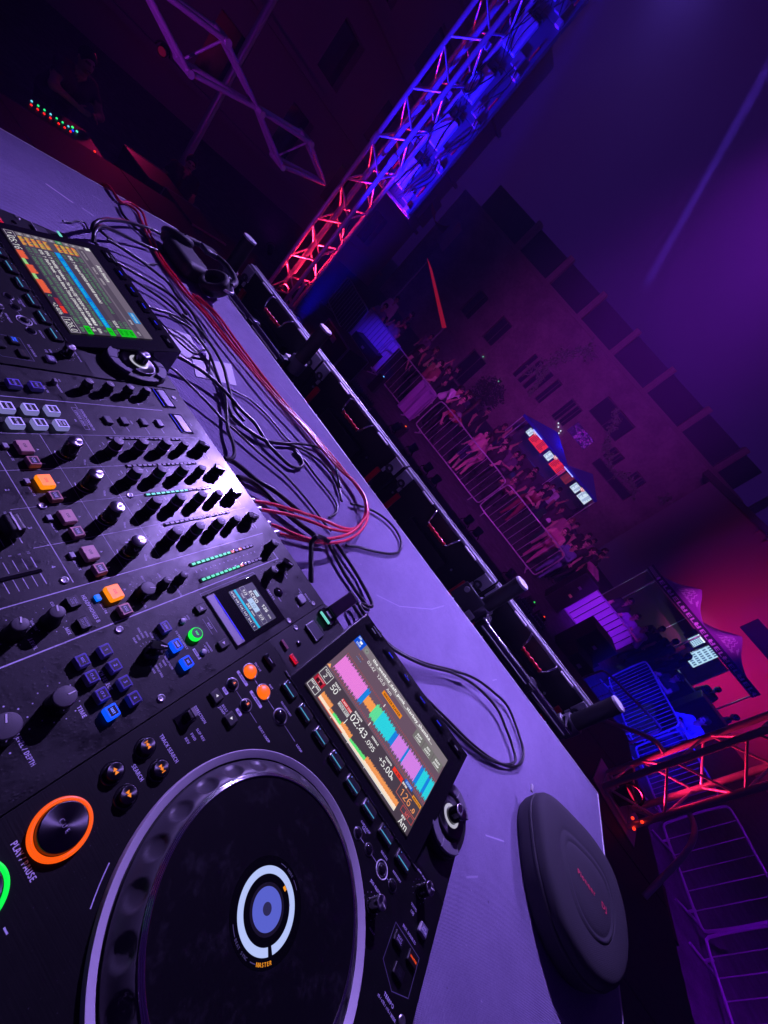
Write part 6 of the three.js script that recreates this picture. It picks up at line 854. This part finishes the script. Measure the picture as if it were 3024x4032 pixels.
// ---------------------------------------------------------------- stalls
function menu(w, h, bg, ink, red, k, seedRows = 8) { return new THREE.MeshStandardMaterial({ color: 0x0a0a0a, roughness: 0.6, emissive: 0xffffff, emissiveIntensity: k, emissiveMap: canvasTex(192, 192, (c, W, H) => { c.fillStyle = bg; c.fillRect(0, 0, W, H); c.fillStyle = ink; for (let r = 0; r < seedRows; r++) for (let q = 0; q < 2; q++) { const y = 14 + r * (H - 24) / seedRows; c.fillRect(12 + q * W / 2, y, rr(30, 74), H / seedRows * 0.4); } }) }); }
{
  const b = thing('bar_stall', 'blue roofed bar stall with glowing red and white price boards', 'stall', [0.3, 0, -26]);
  const roofM = phys(0.02, 0.07, 0.6, 0.85, 0, { side: THREE.DoubleSide, transmission: 0.3, thickness: 0 });
  for (const [x, w] of [[-0.75, 3.75], [2.33, 2.35]]) { const g = new THREE.ConeGeometry(w * 0.7071, 0.72, 4, 1, true).rotateY(Math.PI / 4); g.scale(1, 1, 3 / w); part('canopy', g, roofM, b, [x - 0.3 + 0.0, 2.72, 0]); part('valance', merge([box(w, 0.16, 0.01, 0, 0, 1.5), box(w, 0.16, 0.01, 0, 0, -1.5), box(0.01, 0.16, 3, w / 2, 0, 0), box(0.01, 0.16, 3, -w / 2, 0, 0)]), roofM, b, [x - 0.3, 2.3, 0]); for (const s of [-1, 1]) for (const q of [-1, 1]) part('pole', cyl(0.025, 0.025, 2.3, x - 0.3 + s * (w / 2 - 0.03), 1.15, q * 1.46, 10), M.alu, b); }
  for (const x0 of [-1.95, 0.7]) { const t = part('light_tube', rod([x0, 0, 0], [x0 + 0.72, 0, 0], 0.025, 10), M.glow('#8a90ff', 2.6), b, [0, 2.2, 1.56]); }
  part('back_wall', box(5.9, 2.2, 0.05, 0.3, 1.1, -1.4), std(0.06, 0.04, 0.035, 0.8), b); part('counter', rbox(5.8, 1.0, 0.5, 0.3, 0.5, 1.1, 0.02), M.black, b);
  const red = menu(1, 1, '#f02a3c', '#7a0818', 1, 0.95), white = menu(1, 1, '#d8ecff', '#4a6ab0', 0, 1.0), brown = menu(1, 1, '#a03038', '#501820', 0, 0.5, 10);
  for (const [x, w, m, y, h, name] of [[-1.95, 0.35, white, 1.98, 0.36, 'price_board'], [-1.2, 1.05, red, 1.98, 0.62, 'red_price_board'], [-0.27, 0.42, white, 1.94, 0.42, 'price_board'], [0.5, 0.86, red, 1.96, 0.62, 'red_price_board'], [1.3, 0.5, brown, 1.96, 0.6, 'red_price_board'], [2.0, 0.46, white, 1.95, 0.42, 'price_board'], [2.68, 0.62, white, 1.98, 0.5, 'price_board']]) part(name, box(w, h, 0.04), m, b, [x, y, 1.3]);
  const no = canvasTex(96, 96, (c) => { c.fillStyle = '#ffe8ee'; c.fillRect(0, 0, 96, 96); c.strokeStyle = '#e02038'; c.lineWidth = 11; c.beginPath(); c.arc(48, 48, 38, 0, 7); c.moveTo(22, 74); c.lineTo(74, 22); c.stroke(); });
  for (const x of [-1.72, 0.02, 2.28]) part('round_sign', new THREE.CylinderGeometry(0.13, 0.13, 0.03, 24).rotateX(Math.PI / 2), new THREE.MeshStandardMaterial({ color: 0x0a0a0a, emissive: 0xffffff, emissiveMap: no, emissiveIntensity: 0.9 }), b, [x, 2.18, 1.36]);
  const lp = new THREE.PointLight('#3a40ff', 9, 0, 2); lp.position.set(0.0, 2.3, -25.6); lp.castShadow = true; scene.add(lp);
  const t = thing('purple_stall', 'purple pointed canopy stall printed with repeated white words over lit fridges', 'stall', [7.6, 0, -16], null, -0.12);
  const word = (n, base) => canvasTex(512, 64, (c, W, H) => { c.fillStyle = base; c.fillRect(0, 0, W, H); for (let i = 0; i < n; i++) { const x = (i + 0.5) * W / n; txt(c, 'HELL', x - 6, 34, 30, { col: '#d8b0e8' }); c.fillStyle = '#d8b0e8'; c.beginPath(); c.arc(x + W / n * 0.36, 34, 7, 0, 7); c.fill(); } });
  const band = new THREE.MeshStandardMaterial({ map: word(7, '#2a0a3a'), roughness: 0.8 }), can = new THREE.MeshStandardMaterial({ map: word(3, '#a040b8'), roughness: 0.8, side: THREE.DoubleSide });
  for (const x of [-0.85, 1.0]) { const g = new THREE.ConeGeometry(1.33, 0.75, 4, 6, true).rotateY(Math.PI / 4); const p = g.attributes.position; for (let i = 0; i < p.count; i++) { const k = (p.getY(i) + 0.375) / 0.75; p.setX(i, p.getX(i) * (1 - 0.28 * Math.sin(k * Math.PI))); p.setZ(i, p.getZ(i) * (1 - 0.28 * Math.sin(k * Math.PI))); } g.computeVertexNormals(); part('canopy', g, can, t, [x, 2.84, -0.6]); }
  part('valance', box(4.4, 0.26, 0.02, 0.1, 2.4, 0.42), band, t); part('valance', box(0.02, 0.26, 2.2, 2.3, 2.4, -0.68), band, t); part('valance', box(0.02, 0.26, 2.2, -2.1, 2.4, -0.68), band, t);
  for (const x of [-2.05, 0.08, 2.25]) for (const z of [0.4, -1.75]) part('pole', cyl(0.025, 0.025, 2.4, x, 1.2, z, 10), M.alu, t); part('back_wall', box(4.3, 2.2, 0.04, 0.1, 1.1, -1.75), std(0.12, 0.05, 0.06, 0.8), t); part('counter', rbox(2.6, 1.05, 0.5, 0.6, 0.52, 0.3, 0.02), M.black, t);
  for (const [x, y, w, h] of [[1.15, 1.85, 0.44, 0.95], [0.62, 2.02, 0.3, 0.36]]) { const f = new THREE.Group(); f.name = 'fridge'; f.position.set(x, y, -0.9); t.add(f); part('glass_door', box(w, h, 0.05), new THREE.MeshStandardMaterial({ color: 0x0a0a0a, emissive: 0xffffff, emissiveIntensity: 0.95, emissiveMap: canvasTex(96, 192, (c, W, H) => { c.fillStyle = '#bfe8ff'; c.fillRect(0, 0, W, H); c.fillStyle = '#4a7098'; for (let r = 0; r < 5; r++) for (let q = 0; q < 5; q++) c.fillRect(8 + q * 17, 14 + r * 36, 10, 22); }) }), f); part('body', rbox(w + 0.08, h + 0.1, 0.5, 0, 0, -0.28, 0.02), M.black, f); part('top_lamp', box(w, 0.05, 0.06, 0, h / 2, 0.03), M.glow('#e0f8ff', 1.4), f); }
  const lf = new THREE.PointLight('#bfe4ff', 1.2, 0, 2); lf.position.set(8.6, 1.7, -16.5); lf.castShadow = true; scene.add(lf);

}

// ---------------------------------------------------------------- people
function field(res, size, cx, cy, cz, dist) {                 // mesh a distance field with marching cubes
  const mc = new MarchingCubes(res, new THREE.MeshBasicMaterial(), false, false, 60000); mc.isolation = 0; const hs = res / 2;
  for (let k = 0; k < res; k++) for (let j = 0; j < res; j++) for (let i = 0; i < res; i++) mc.field[i + j * res + k * res * res] = -dist(cx + (i - hs) / hs * size / 2, cy + (j - hs) / hs * size / 2, cz + (k - hs) / hs * size / 2);
  mc.update(); const n = mc.count, P = new Float32Array(n * 3), N = new Float32Array(n * 3);
  for (let i = 0; i < n; i++) { P[3 * i] = mc.positionArray[3 * i] * size / 2 + cx; P[3 * i + 1] = mc.positionArray[3 * i + 1] * size / 2 + cy; P[3 * i + 2] = mc.positionArray[3 * i + 2] * size / 2 + cz; const l = Math.hypot(mc.normalArray[3 * i], mc.normalArray[3 * i + 1], mc.normalArray[3 * i + 2]) || 1; for (let q = 0; q < 3; q++) N[3 * i + q] = mc.normalArray[3 * i + q] / l; }
  const g = new THREE.BufferGeometry(); g.setAttribute('position', new THREE.BufferAttribute(P, 3)); g.setAttribute('normal', new THREE.BufferAttribute(N, 3)); return g;
}
function capsule(px, py, pz, a, b, ra, rb) { const bx = b[0] - a[0], by = b[1] - a[1], bz = b[2] - a[2], t = Math.max(0, Math.min(1, ((px - a[0]) * bx + (py - a[1]) * by + (pz - a[2]) * bz) / (bx * bx + by * by + bz * bz + 1e-9))); return Math.hypot(px - a[0] - bx * t, py - a[1] - by * t, pz - a[2] - bz * t) - (ra + (rb - ra) * t); }
const smin = (a, b, k) => { const h = Math.max(0, k - Math.abs(a - b)) / k; return Math.min(a, b) - h * h * k / 4; };
const ell = (x, y, z, c, r) => { const k = Math.hypot((x - c[0]) / r[0], (y - c[1]) / r[1], (z - c[2]) / r[2]); return (k - 1) * Math.min(...r); };
// head, face towards +z, origin at the chin-neck joint
const HEAD = field(52, 0.36, 0, 0.1, 0, (x, y, z) => {
  let d = ell(x, y, z, [0, 0.145, -0.012], [0.074, 0.096, 0.092]);
  d = smin(d, ell(x, y, z, [0, 0.075, 0.03], [0.05, 0.06, 0.056]), 0.05); d = smin(d, capsule(x, y, z, [0, -0.05, -0.02], [0, 0.06, -0.008], 0.052, 0.05), 0.04);
  d = smin(d, capsule(x, y, z, [0, 0.135, 0.08], [0, 0.095, 0.102], 0.008, 0.014), 0.018); d = smin(d, capsule(x, y, z, [-0.018, 0.062, 0.078], [0.018, 0.062, 0.078], 0.009, 0.009), 0.015);
  for (const s of [-1, 1]) { d = Math.max(d, -(ell(x, y, z, [s * 0.031, 0.13, 0.098], [0.02, 0.013, 0.016]))); d = smin(d, ell(x, y, z, [s * 0.076, 0.115, -0.01], [0.012, 0.031, 0.02]), 0.012); }
  return d;
});
const hairCap = (long) => field(44, 0.5, 0, 0.02, -0.03, (x, y, z) => { let d = Math.max(ell(x, y, z, [0, 0.155, -0.018], [0.088, 0.105, 0.104]), -(Math.max(ell(x, y, z, [0, 0.095, 0.09], [0.075, 0.085, 0.085])))); if (long) d = smin(d, capsule(x, y, z, [0, 0.12, -0.075], [0, -0.14, -0.1], 0.07, 0.06), 0.06); return d; });
const HAIR = [hairCap(false), hairCap(true)];
const HAND = (() => { const gs = [new THREE.SphereGeometry(0.036, 10, 8).scale(1, 1.25, 0.42).translate(0, -0.045, 0)]; [-0.024, -0.008, 0.008, 0.024].forEach((x, i) => { const L = [0.05, 0.062, 0.066, 0.058][i]; gs.push(new THREE.CapsuleGeometry(0.0085, L, 3, 6).translate(0, -L / 2, 0).rotateX(-0.35).translate(x, -0.078, 0)); }); gs.push(new THREE.CapsuleGeometry(0.0095, 0.04, 3, 6).translate(0, -0.022, 0).rotateZ(0.75).translate(0.034, -0.035, 0.005)); return merge(gs); })();
const POSES = {
  stand: { head: [0, 1.46, 0.03], sh: 1.4, el: [[-0.25, 1.12, -0.02], [0.25, 1.12, -0.02]], wr: [[-0.24, 0.88, 0.1], [0.24, 0.88, 0.1]], ft: [[-0.11, 0.06, 0.02], [0.12, 0.06, -0.03]], hip: [0, 0.93, 0] },
  lean: { head: [0, 1.4, 0.22], sh: 1.33, chest: [0, 1.22, 0.12], el: [[-0.27, 1.12, 0.3], [0.27, 1.12, 0.3]], wr: [[-0.1, 1.12, 0.45], [0.12, 1.13, 0.45]], ft: [[-0.13, 0.06, -0.05], [0.14, 0.06, 0.08]], hip: [0, 0.92, -0.06] },
  phone: { head: [0, 1.46, 0.04], sh: 1.4, el: [[-0.26, 1.2, 0.18], [0.27, 1.14, 0.02]], wr: [[-0.12, 1.46, 0.34], [0.2, 1.0, 0.2]], ft: [[-0.11, 0.06, 0.02], [0.12, 0.06, -0.03]], hip: [0, 0.93, 0] },
  raise: { head: [0, 1.46, 0.03], sh: 1.41, el: [[-0.3, 1.6, 0.08], [0.28, 1.15, 0.08]], wr: [[-0.22, 1.84, 0.14], [0.1, 1.12, 0.3]], ft: [[-0.12, 0.06, 0], [0.13, 0.06, 0.02]], hip: [0, 0.93, 0] },
  bend: { head: [0.02, 1.02, 0.5], sh: 1.08, chest: [0, 1.04, 0.28], el: [[-0.28, 0.9, 0.45], [0.28, 1.05, 0.5]], wr: [[-0.2, 0.75, 0.6], [0.16, 1.12, 0.72]], ft: [[-0.14, 0.06, -0.1], [0.15, 0.06, 0.05]], hip: [0, 0.9, -0.12] },
};
const bodyCache = {};
function bodyOf(pose) {
  if (bodyCache[pose]) return bodyCache[pose]; const q = POSES[pose], hip = q.hip, ch = q.chest ?? [0, 1.2, 0], nk = [q.head[0], q.head[1] + 0.0, q.head[2] - 0.02], shz = q.chest ? (ch[2] + q.head[2]) / 2 - 0.04 : 0, B = [];
  const add = (r, a, b, ra, rb) => B.push([r, a, b, ra, rb]);
  add('top', [-0.1, hip[1] + 0.05, hip[2]], [-0.09, ch[1], ch[2]], 0.105, 0.115); add('top', [0.1, hip[1] + 0.05, hip[2]], [0.09, ch[1], ch[2]], 0.105, 0.115); add('top', [-0.09, ch[1], ch[2]], [-0.13, q.sh - 0.03, shz], 0.115, 0.085); add('top', [0.09, ch[1], ch[2]], [0.13, q.sh - 0.03, shz], 0.115, 0.085); add('top', [-0.16, q.sh, shz], [0.16, q.sh, shz], 0.06, 0.06); add('skin', [0, q.sh, shz], nk, 0.062, 0.052);
  [-1, 1].forEach((s, i) => { const S = [s * 0.185, q.sh - 0.01, shz], E = q.el[i], W = q.wr[i]; add('sleeve', S, [(S[0] + E[0]) / 2, (S[1] + E[1]) / 2, (S[2] + E[2]) / 2], 0.058, 0.05); add('arm', [(S[0] + E[0]) / 2, (S[1] + E[1]) / 2, (S[2] + E[2]) / 2], E, 0.047, 0.042); add('arm', E, W, 0.042, 0.028); const H = [s * 0.095, hip[1], hip[2]], F = q.ft[i], K = [s * 0.11, 0.5, (H[2] + F[2]) / 2 + 0.05]; add('thigh', H, K, 0.1, 0.066); add('shin', K, [F[0], 0.1, F[2]], 0.064, 0.042); add('shoe', [F[0], 0.045, F[2] - 0.03], [F[0] + s * 0.03, 0.04, F[2] + 0.15], 0.045, 0.036); });
  const g = field(84, 2.1, 0, 1.0, 0.1, (x, y, z) => { let d = 9; for (const [, a, b, ra, rb] of B) { const e = capsule(x, y, z, a, b, ra, rb); if (e < 0.3) d = smin(d, e, 0.045); else d = Math.min(d, e); } return d; });
  const pos = g.attributes.position, reg = new Array(pos.count); for (let i = 0; i < pos.count; i++) { let best = 9; for (const [r, a, b, ra, rb] of B) { const e = capsule(pos.getX(i), pos.getY(i), pos.getZ(i), a, b, ra, rb); if (e < best) { best = e; reg[i] = r; } } }
  const hg = HEAD.clone().translate(nk[0], nk[1] - 0.0, nk[2]), hands = [0, 1].map(i => { const E = V(...q.el[i]), W = V(...q.wr[i]), d = W.clone().sub(E).normalize(); return HAND.clone().applyQuaternion(new THREE.Quaternion().setFromUnitVectors(V(0, -1, 0), d)).translate(W.x, W.y, W.z); });
  hands.forEach(h => h.deleteAttribute('uv')); const all = mergeGeometries([g, hg, ...hands]); for (let i = pos.count; i < all.attributes.position.count; i++) { const hy = all.attributes.position.getY(i) - nk[1], hx = Math.abs(all.attributes.position.getX(i) - nk[0]), hz = all.attributes.position.getZ(i) - nk[2]; reg[i] = i < pos.count + hg.attributes.position.count && hz > 0.06 && hx < 0.052 && ((hy > 0.118 && hy < 0.142 && hx > 0.012) || (hy > 0.055 && hy < 0.07 && hx < 0.022)) ? 'dark' : 'skin'; }
  return bodyCache[pose] = { all, reg, nk };
}
const SKIN = [[0.46, 0.27, 0.2], [0.38, 0.22, 0.15], [0.52, 0.33, 0.25]], HAIRC = [[0.012, 0.01, 0.01], [0.03, 0.018, 0.012], [0.12, 0.07, 0.03]];
const clothM = new THREE.MeshStandardMaterial({ vertexColors: true, roughness: 0.8 });
function person(label, x, z, faceDeg, pose, hgt, top, legs, o = {}) {
  const { all, reg, nk } = bodyOf(pose), sk = SKIN[o.skin ?? 0], col = new Float32Array(reg.length * 3);
  for (let i = 0; i < reg.length; i++) { const r = reg[i]; let c = sk; if (r === 'top' || r === 'sleeve') c = o.bare && r === 'sleeve' ? sk : top; else if (r === 'arm') c = o.long ? top : sk; else if (r === 'thigh') c = legs; else if (r === 'shin') c = o.shorts ? sk : legs; else if (r === 'shoe') c = o.shoes ?? [0.03, 0.03, 0.03]; else if (r === 'dark') c = [sk[0] * 0.3, sk[1] * 0.2, sk[2] * 0.2]; col.set(c, 3 * i); }
  const g = new THREE.BufferGeometry(); g.setAttribute('position', all.attributes.position); g.setAttribute('normal', all.attributes.normal); g.setAttribute('color', new THREE.BufferAttribute(col, 3));
  const p = thing('person', label, 'person', [x, o.y ?? 0, z], 'audience in the courtyard', faceDeg * Math.PI / 180); p.scale.setScalar(hgt / 1.72); if (o.alone) delete p.userData.group;
  part('body', g, clothM, p); const h = part('hair', HAIR[o.long_hair ? 1 : 0], std(...(HAIRC[o.hair ?? 0]), 0.6), p, nk);
  if (o.cap) part('cap', lathe([[0, 0.115], [0.05, 0.108], [0.085, 0.07], [0.095, 0.03], [0.13, 0.022]], 24).scale(1, 1, 1.1), std(...o.cap, 0.7), p, [nk[0], nk[1] + 0.14, nk[2]]);
  return p;
}
function phone(x, y, z, turn) { const t = thing('phone', 'lit phone held up in the crowd', 'phone', [x, y, z], null, turn); part('body', rbox(0.075, 0.15, 0.009, 0, 0, 0, 0.003), M.black, t); part('lit_screen', box(0.068, 0.14, 0.001, 0, 0, 0.006), M.glow('#e8ecff', 1.3), t); }
const blk = [0.02, 0.02, 0.022], nav = [0.03, 0.04, 0.09], wht = [0.7, 0.7, 0.72], gry = [0.2, 0.2, 0.21], den = [0.12, 0.16, 0.28], red = [0.35, 0.05, 0.05], pnk = [0.55, 0.25, 0.3];
person('person in a white top turned away near the draped cloth', -3.3, -12.6, 70, 'lean', 1.78, wht, blk, { long_hair: 1, long: 1 });
person('person in black reaching both arms over the crowd barrier', -2.72, -12.0, 10, 'phone', 1.66, blk, blk, { skin: 2 });
person('person in a red shirt and grey cap bending over the barrier', -2.6, -12.15, 20, 'bend', 1.7, red, blk, { cap: [0.2, 0.2, 0.21] });
person('person in a sleeveless top and blue shorts at the barrier', -1.5, -11.95, -40, 'stand', 1.55, pnk, nav, { shorts: 1, bare: 1, skin: 2 });
person('person in bare legs hugging the one in blue shorts', -1.2, -12.1, -100, 'lean', 1.58, [0.3, 0.12, 0.16], pnk, { shorts: 1, bare: 1, skin: 2, long_hair: 1, hair: 1 });
person('person in black with one hand raised by the face behind the couple', -0.95, -12.6, 0, 'phone', 1.64, blk, blk, { skin: 2, long_hair: 1 });
person('person in a dark patterned shirt filming with lifted hands', -0.62, -13.6, -10, 'raise', 1.7, [0.12, 0.08, 0.13], blk, {});
person('person in a black shirt facing the stage under the stall light', 0.14, -15.3, 5, 'stand', 1.72, blk, blk, { skin: 2 });
person('short person in dark clothes leaning on the barrier corner', 0.0, -11.95, 0, 'lean', 1.42, [0.1, 0.04, 0.06], blk, { long_hair: 1, hair: 1 });
person('person in a dark red dress with arms folded', 0.68, -13.3, 30, 'lean', 1.66, [0.2, 0.04, 0.06], [0.2, 0.04, 0.06], { bare: 1, skin: 2, long_hair: 1 });
person('person in a white and blue shirt with his back half turned', 1.35, -17.6, 150, 'stand', 1.78, wht, nav, {});
person('person in a plain white shirt standing right of the blue barrier light', 1.75, -14.6, 120, 'bend', 1.72, wht, blk, { long: 1 });
person('person in a floral dress smiling towards the stage', 2.1, -14.2, -5, 'stand', 1.66, [0.34, 0.16, 0.2], [0.34, 0.16, 0.2], { skin: 2, long_hair: 1, hair: 2 });
person('woman in a pink patterned dress with an arm on the barrier', 1.95, -12.0, -20, 'lean', 1.6, [0.4, 0.14, 0.2], [0.4, 0.14, 0.2], { bare: 1, skin: 2, long_hair: 1, hair: 1 });
person('person in a denim jacket leaning over beside the tall black case', 2.5, -12.05, -30, 'lean', 1.55, den, den, { long: 1, hair: 1 });
person('person in a black shirt with bare arms behind the denim jacket', 2.7, -12.9, 10, 'stand', 1.72, blk, blk, { skin: 2 });
person('person in black seen beyond the black shirt by the stall end', 3.0, -15.3, 20, 'stand', 1.7, blk, nav, { skin: 2 }); person('person in a purple shirt at the shoulder of the one in black', 3.35, -15.8, -20, 'stand', 1.68, [0.25, 0.1, 0.2], blk, {});
person('person in a pink shirt stooping behind the black case', 4.0, -14.6, 200, 'bend', 1.7, [0.6, 0.25, 0.4], blk, { long: 1 });
person('person in a black shirt looking up behind the violet panel', 4.62, -12.75, -5, 'stand', 1.62, blk, blk, { skin: 2 });
person('person in a floral shirt bent over the violet panel', 5.05, -12.65, -30, 'lean', 1.58, [0.3, 0.16, 0.4], nav, { hair: 1 }); person('person in a pale violet top at the end of the violet panel', 5.5, -12.5, -60, 'lean', 1.6, [0.4, 0.3, 0.5], blk, { long_hair: 1 });
person('person in a dark cap behind the blue lit barrier', 6.1, -10.9, -60, 'lean', 1.62, blk, blk, { cap: [0.015, 0.015, 0.02] }); person('person in a blue shirt with arms on the blue lit barrier', 6.35, -9.6, -60, 'lean', 1.62, [0.2, 0.25, 0.5], nav, { long: 1 });
person('dark figure waiting at the purple stall', 9.4, -15.6, 150, 'stand', 1.74, blk, blk, {}); person('dark figure with a bag past the purple stall', 10.0, -15.0, -120, 'stand', 1.66, blk, blk, {});
person('person in a pale shirt and sling bag in the far left crowd', -8.0, -15.2, 40, 'stand', 1.76, [0.55, 0.5, 0.55], blk, { long: 1 }); person('person with folded arms behind the blue ribbed panel', -6.9, -12.9, 20, 'lean', 1.55, [0.2, 0.2, 0.3], blk, { skin: 2 }); person('person in grey beside the folded arms', -6.15, -12.8, 10, 'phone', 1.5, gry, blk, {});
person('person in dark clothes walking at the left yard side', -7.9, -16.8, -60, 'stand', 1.72, [0.2, 0.08, 0.1], blk, { skin: 2 }); person('person in a dull purple shirt far back in the yard', -7.2, -18.2, 0, 'stand', 1.68, [0.2, 0.12, 0.2], blk, {}); person('person in black turning round left of the phone', -4.85, -12.4, 100, 'stand', 1.6, blk, blk, { skin: 2, long_hair: 1 });
person('person in a reddish top holding a lit phone', -4.2, -12.7, -15, 'phone', 1.72, [0.25, 0.06, 0.08], blk, { skin: 2, long_hair: 1 }); phone(-4.29, 1.36, -12.31, 2.6);
person('technician in dark clothes leaning over the dark mixing desk', -6.75, -3.55, 95, 'lean', 1.66, [0.06, 0.03, 0.05], blk, { alone: 1 }); person('seated looking crew member between cases off the stage', -6.3, -4.9, 60, 'stand', 1.45, blk, blk, { alone: 1 });

for (let k = 0; k < 18; k++) { const x = -6.2 + k * 0.62 + rr(-0.2, 0.2), z = -13.4 - (k * 7 % 5) * 0.95 + rr(-0.2, 0.2); person('person in dark clothes standing in the back rows of the crowd', x, z, rr(-70, 70), ['stand', 'stand', 'phone', 'raise', 'lean'][k % 5], rr(1.6, 1.78), [[0.02, 0.02, 0.025], [0.05, 0.03, 0.05], [0.03, 0.03, 0.06]][k % 3], blk, { skin: k % 3, long_hair: k % 2, hair: k % 2 }).userData.group = 'back rows of the crowd'; }
for (const [x, z, f, l] of [[7.0, -14.6, 160, 'person in dark clothes ordering at the fridge end of the purple stall'], [7.7, -14.9, 200, 'person with long hair waiting at the purple stall counter'], [6.3, -14.2, -20, 'person in dark clothes under the corner of the purple canopy']]) person(l, x, z, f, 'stand', rr(1.64, 1.76), blk, blk, { long_hair: z < -14.8 ? 1 : 0 });

// ---------------------------------------------------------------- stage lamps
stageLamp('white violet key lamp on the front truss aimed at the decks', [-2.4, 5.72, -4.5], [-0.1, 2.2, -0.75], lin(0.42, 0.27, 1), 180, 0.27, 1, 'lamps on the front truss', 0.06, 4);
stageLamp('second violet lamp on the front truss aimed at the table corner', [1.1, 5.78, -3.8], [0.3, 2.2, -1.12], lin(0.42, 0.27, 1), 120, 0.13, 1, 'lamps on the front truss', 0.06, 3);
stageLamp('red lamp at the foot of the left tower', [-3.66, 1.32, -4.62], [-3.66, 4, -4.64], lin(1, 0.015, 0.06), 90, 0.6, 0.9, 'red lamps at the tower feet', 0.06, 0.8);
stageLamp('red lamp at the foot of the right tower', [2.7, 1.32, -3.62], [2.7, 4, -3.62], lin(1, 0.015, 0.1), 10, 0.7, 0.8, 'red lamps at the tower feet', 0.06, 0.8);
stageLamp('blue lamp on the stage floor under the hanging screen', [-2.75, 1.4, -3.9], [-3.42, 4.2, -4.85], lin(0.01, 0.005, 1), 330, 0.3, 0.9, null, 0.06, 1);
stageLamp('blue lamp on the front truss aimed at the ribbed panel', [-2.9, 5.78, -4.42], [-5.9, 0.5, -12.1], lin(0.03, 0.01, 1), 420, 0.11, 0.6, 'lamps on the front truss', 0.07, 2);
stageLamp('violet lamp on the front truss aimed at the ribbed panel', [1.6, 5.78, -3.75], [4.45, 0.5, -12.2], lin(0.26, 0.01, 1), 560, 0.12, 0.6, 'lamps on the front truss', 0.07, 2);
stageLamp('blue lamp on the front truss aimed at the side barriers', [2.0, 5.78, -3.7], [5.6, 0.5, -9.5], lin(0.01, 0.005, 1), 1200, 0.2, 0.8, 'lamps on the front truss', 0.07, 2);
stageLamp('magenta wash lamp on the front truss aimed at the crowd', [0.2, 5.78, -4.0], [-0.6, 1.2, -13], lin(0.75, 0.06, 1), 190, 0.6, 1, 'lamps on the front truss', 0.1, 2);
stageLamp('purple flood lamp on the front truss aimed at the far building', [-0.5, 5.78, -4.05], [-1.5, 7, -31], lin(0.7, 0.05, 0.9), 520, 0.42, 1, 'lamps on the front truss', 0.1, 2);
stageLamp('narrow beam lamp on the front truss pointing out over the roofs', [-1.5, 5.78, -4.18], [-14.0, 30.6, -100.2], lin(0.3, 0.12, 1), 26000, 0.011, 0.5, 'lamps on the front truss', 0.05, 4);
stageLamp('violet lamp on the front truss aimed at the side fence', [2.4, 5.78, -3.65], [6.3, 0.6, -5.6], lin(0.3, 0.0, 1), 330, 0.4, 0.9, 'lamps on the front truss', 0.07, 2);
stageLamp('violet lamp on the stage side aimed along the level truss', [-2.3, 1.4, -0.9], [-3.65, 2.6, -2.9], lin(0.5, 0.03, 1), 9, 0.6, 1, null, 0.06, 1);
stageLamp('red flood lamp on the ground washing the house wall', [11.2, 0.3, -19.6], [14.4, 3.6, -24], lin(1, 0.01, 0.2), 150, 0.95, 1, null, 0.1, 1);
stageLamp('magenta lamp on the front truss aimed at the purple canopies', [1.8, 5.78, -3.72], [7.7, 2.9, -16.4], lin(0.9, 0.1, 0.9), 800, 0.1, 0.7, 'lamps on the front truss', 0.07, 2);
stageLamp('dim red lamp behind the mixing desk', [-8.8, 1.9, -5.6], [-6.1, 1.0, -3.4], lin(1, 0.02, 0.2), 3, 0.6, 1, null, 0.06, 0.08);
stageLamp('dim magenta lamp washing the old side building', [-8.6, 0.4, -9.5], [-17, 7, -13], lin(0.8, 0.02, 0.8), 8, 0.9, 1, null, 0.08, 1);
scene.fog = new THREE.FogExp2(0xb0a0ff, FOG);
renderer.render(scene, camera);
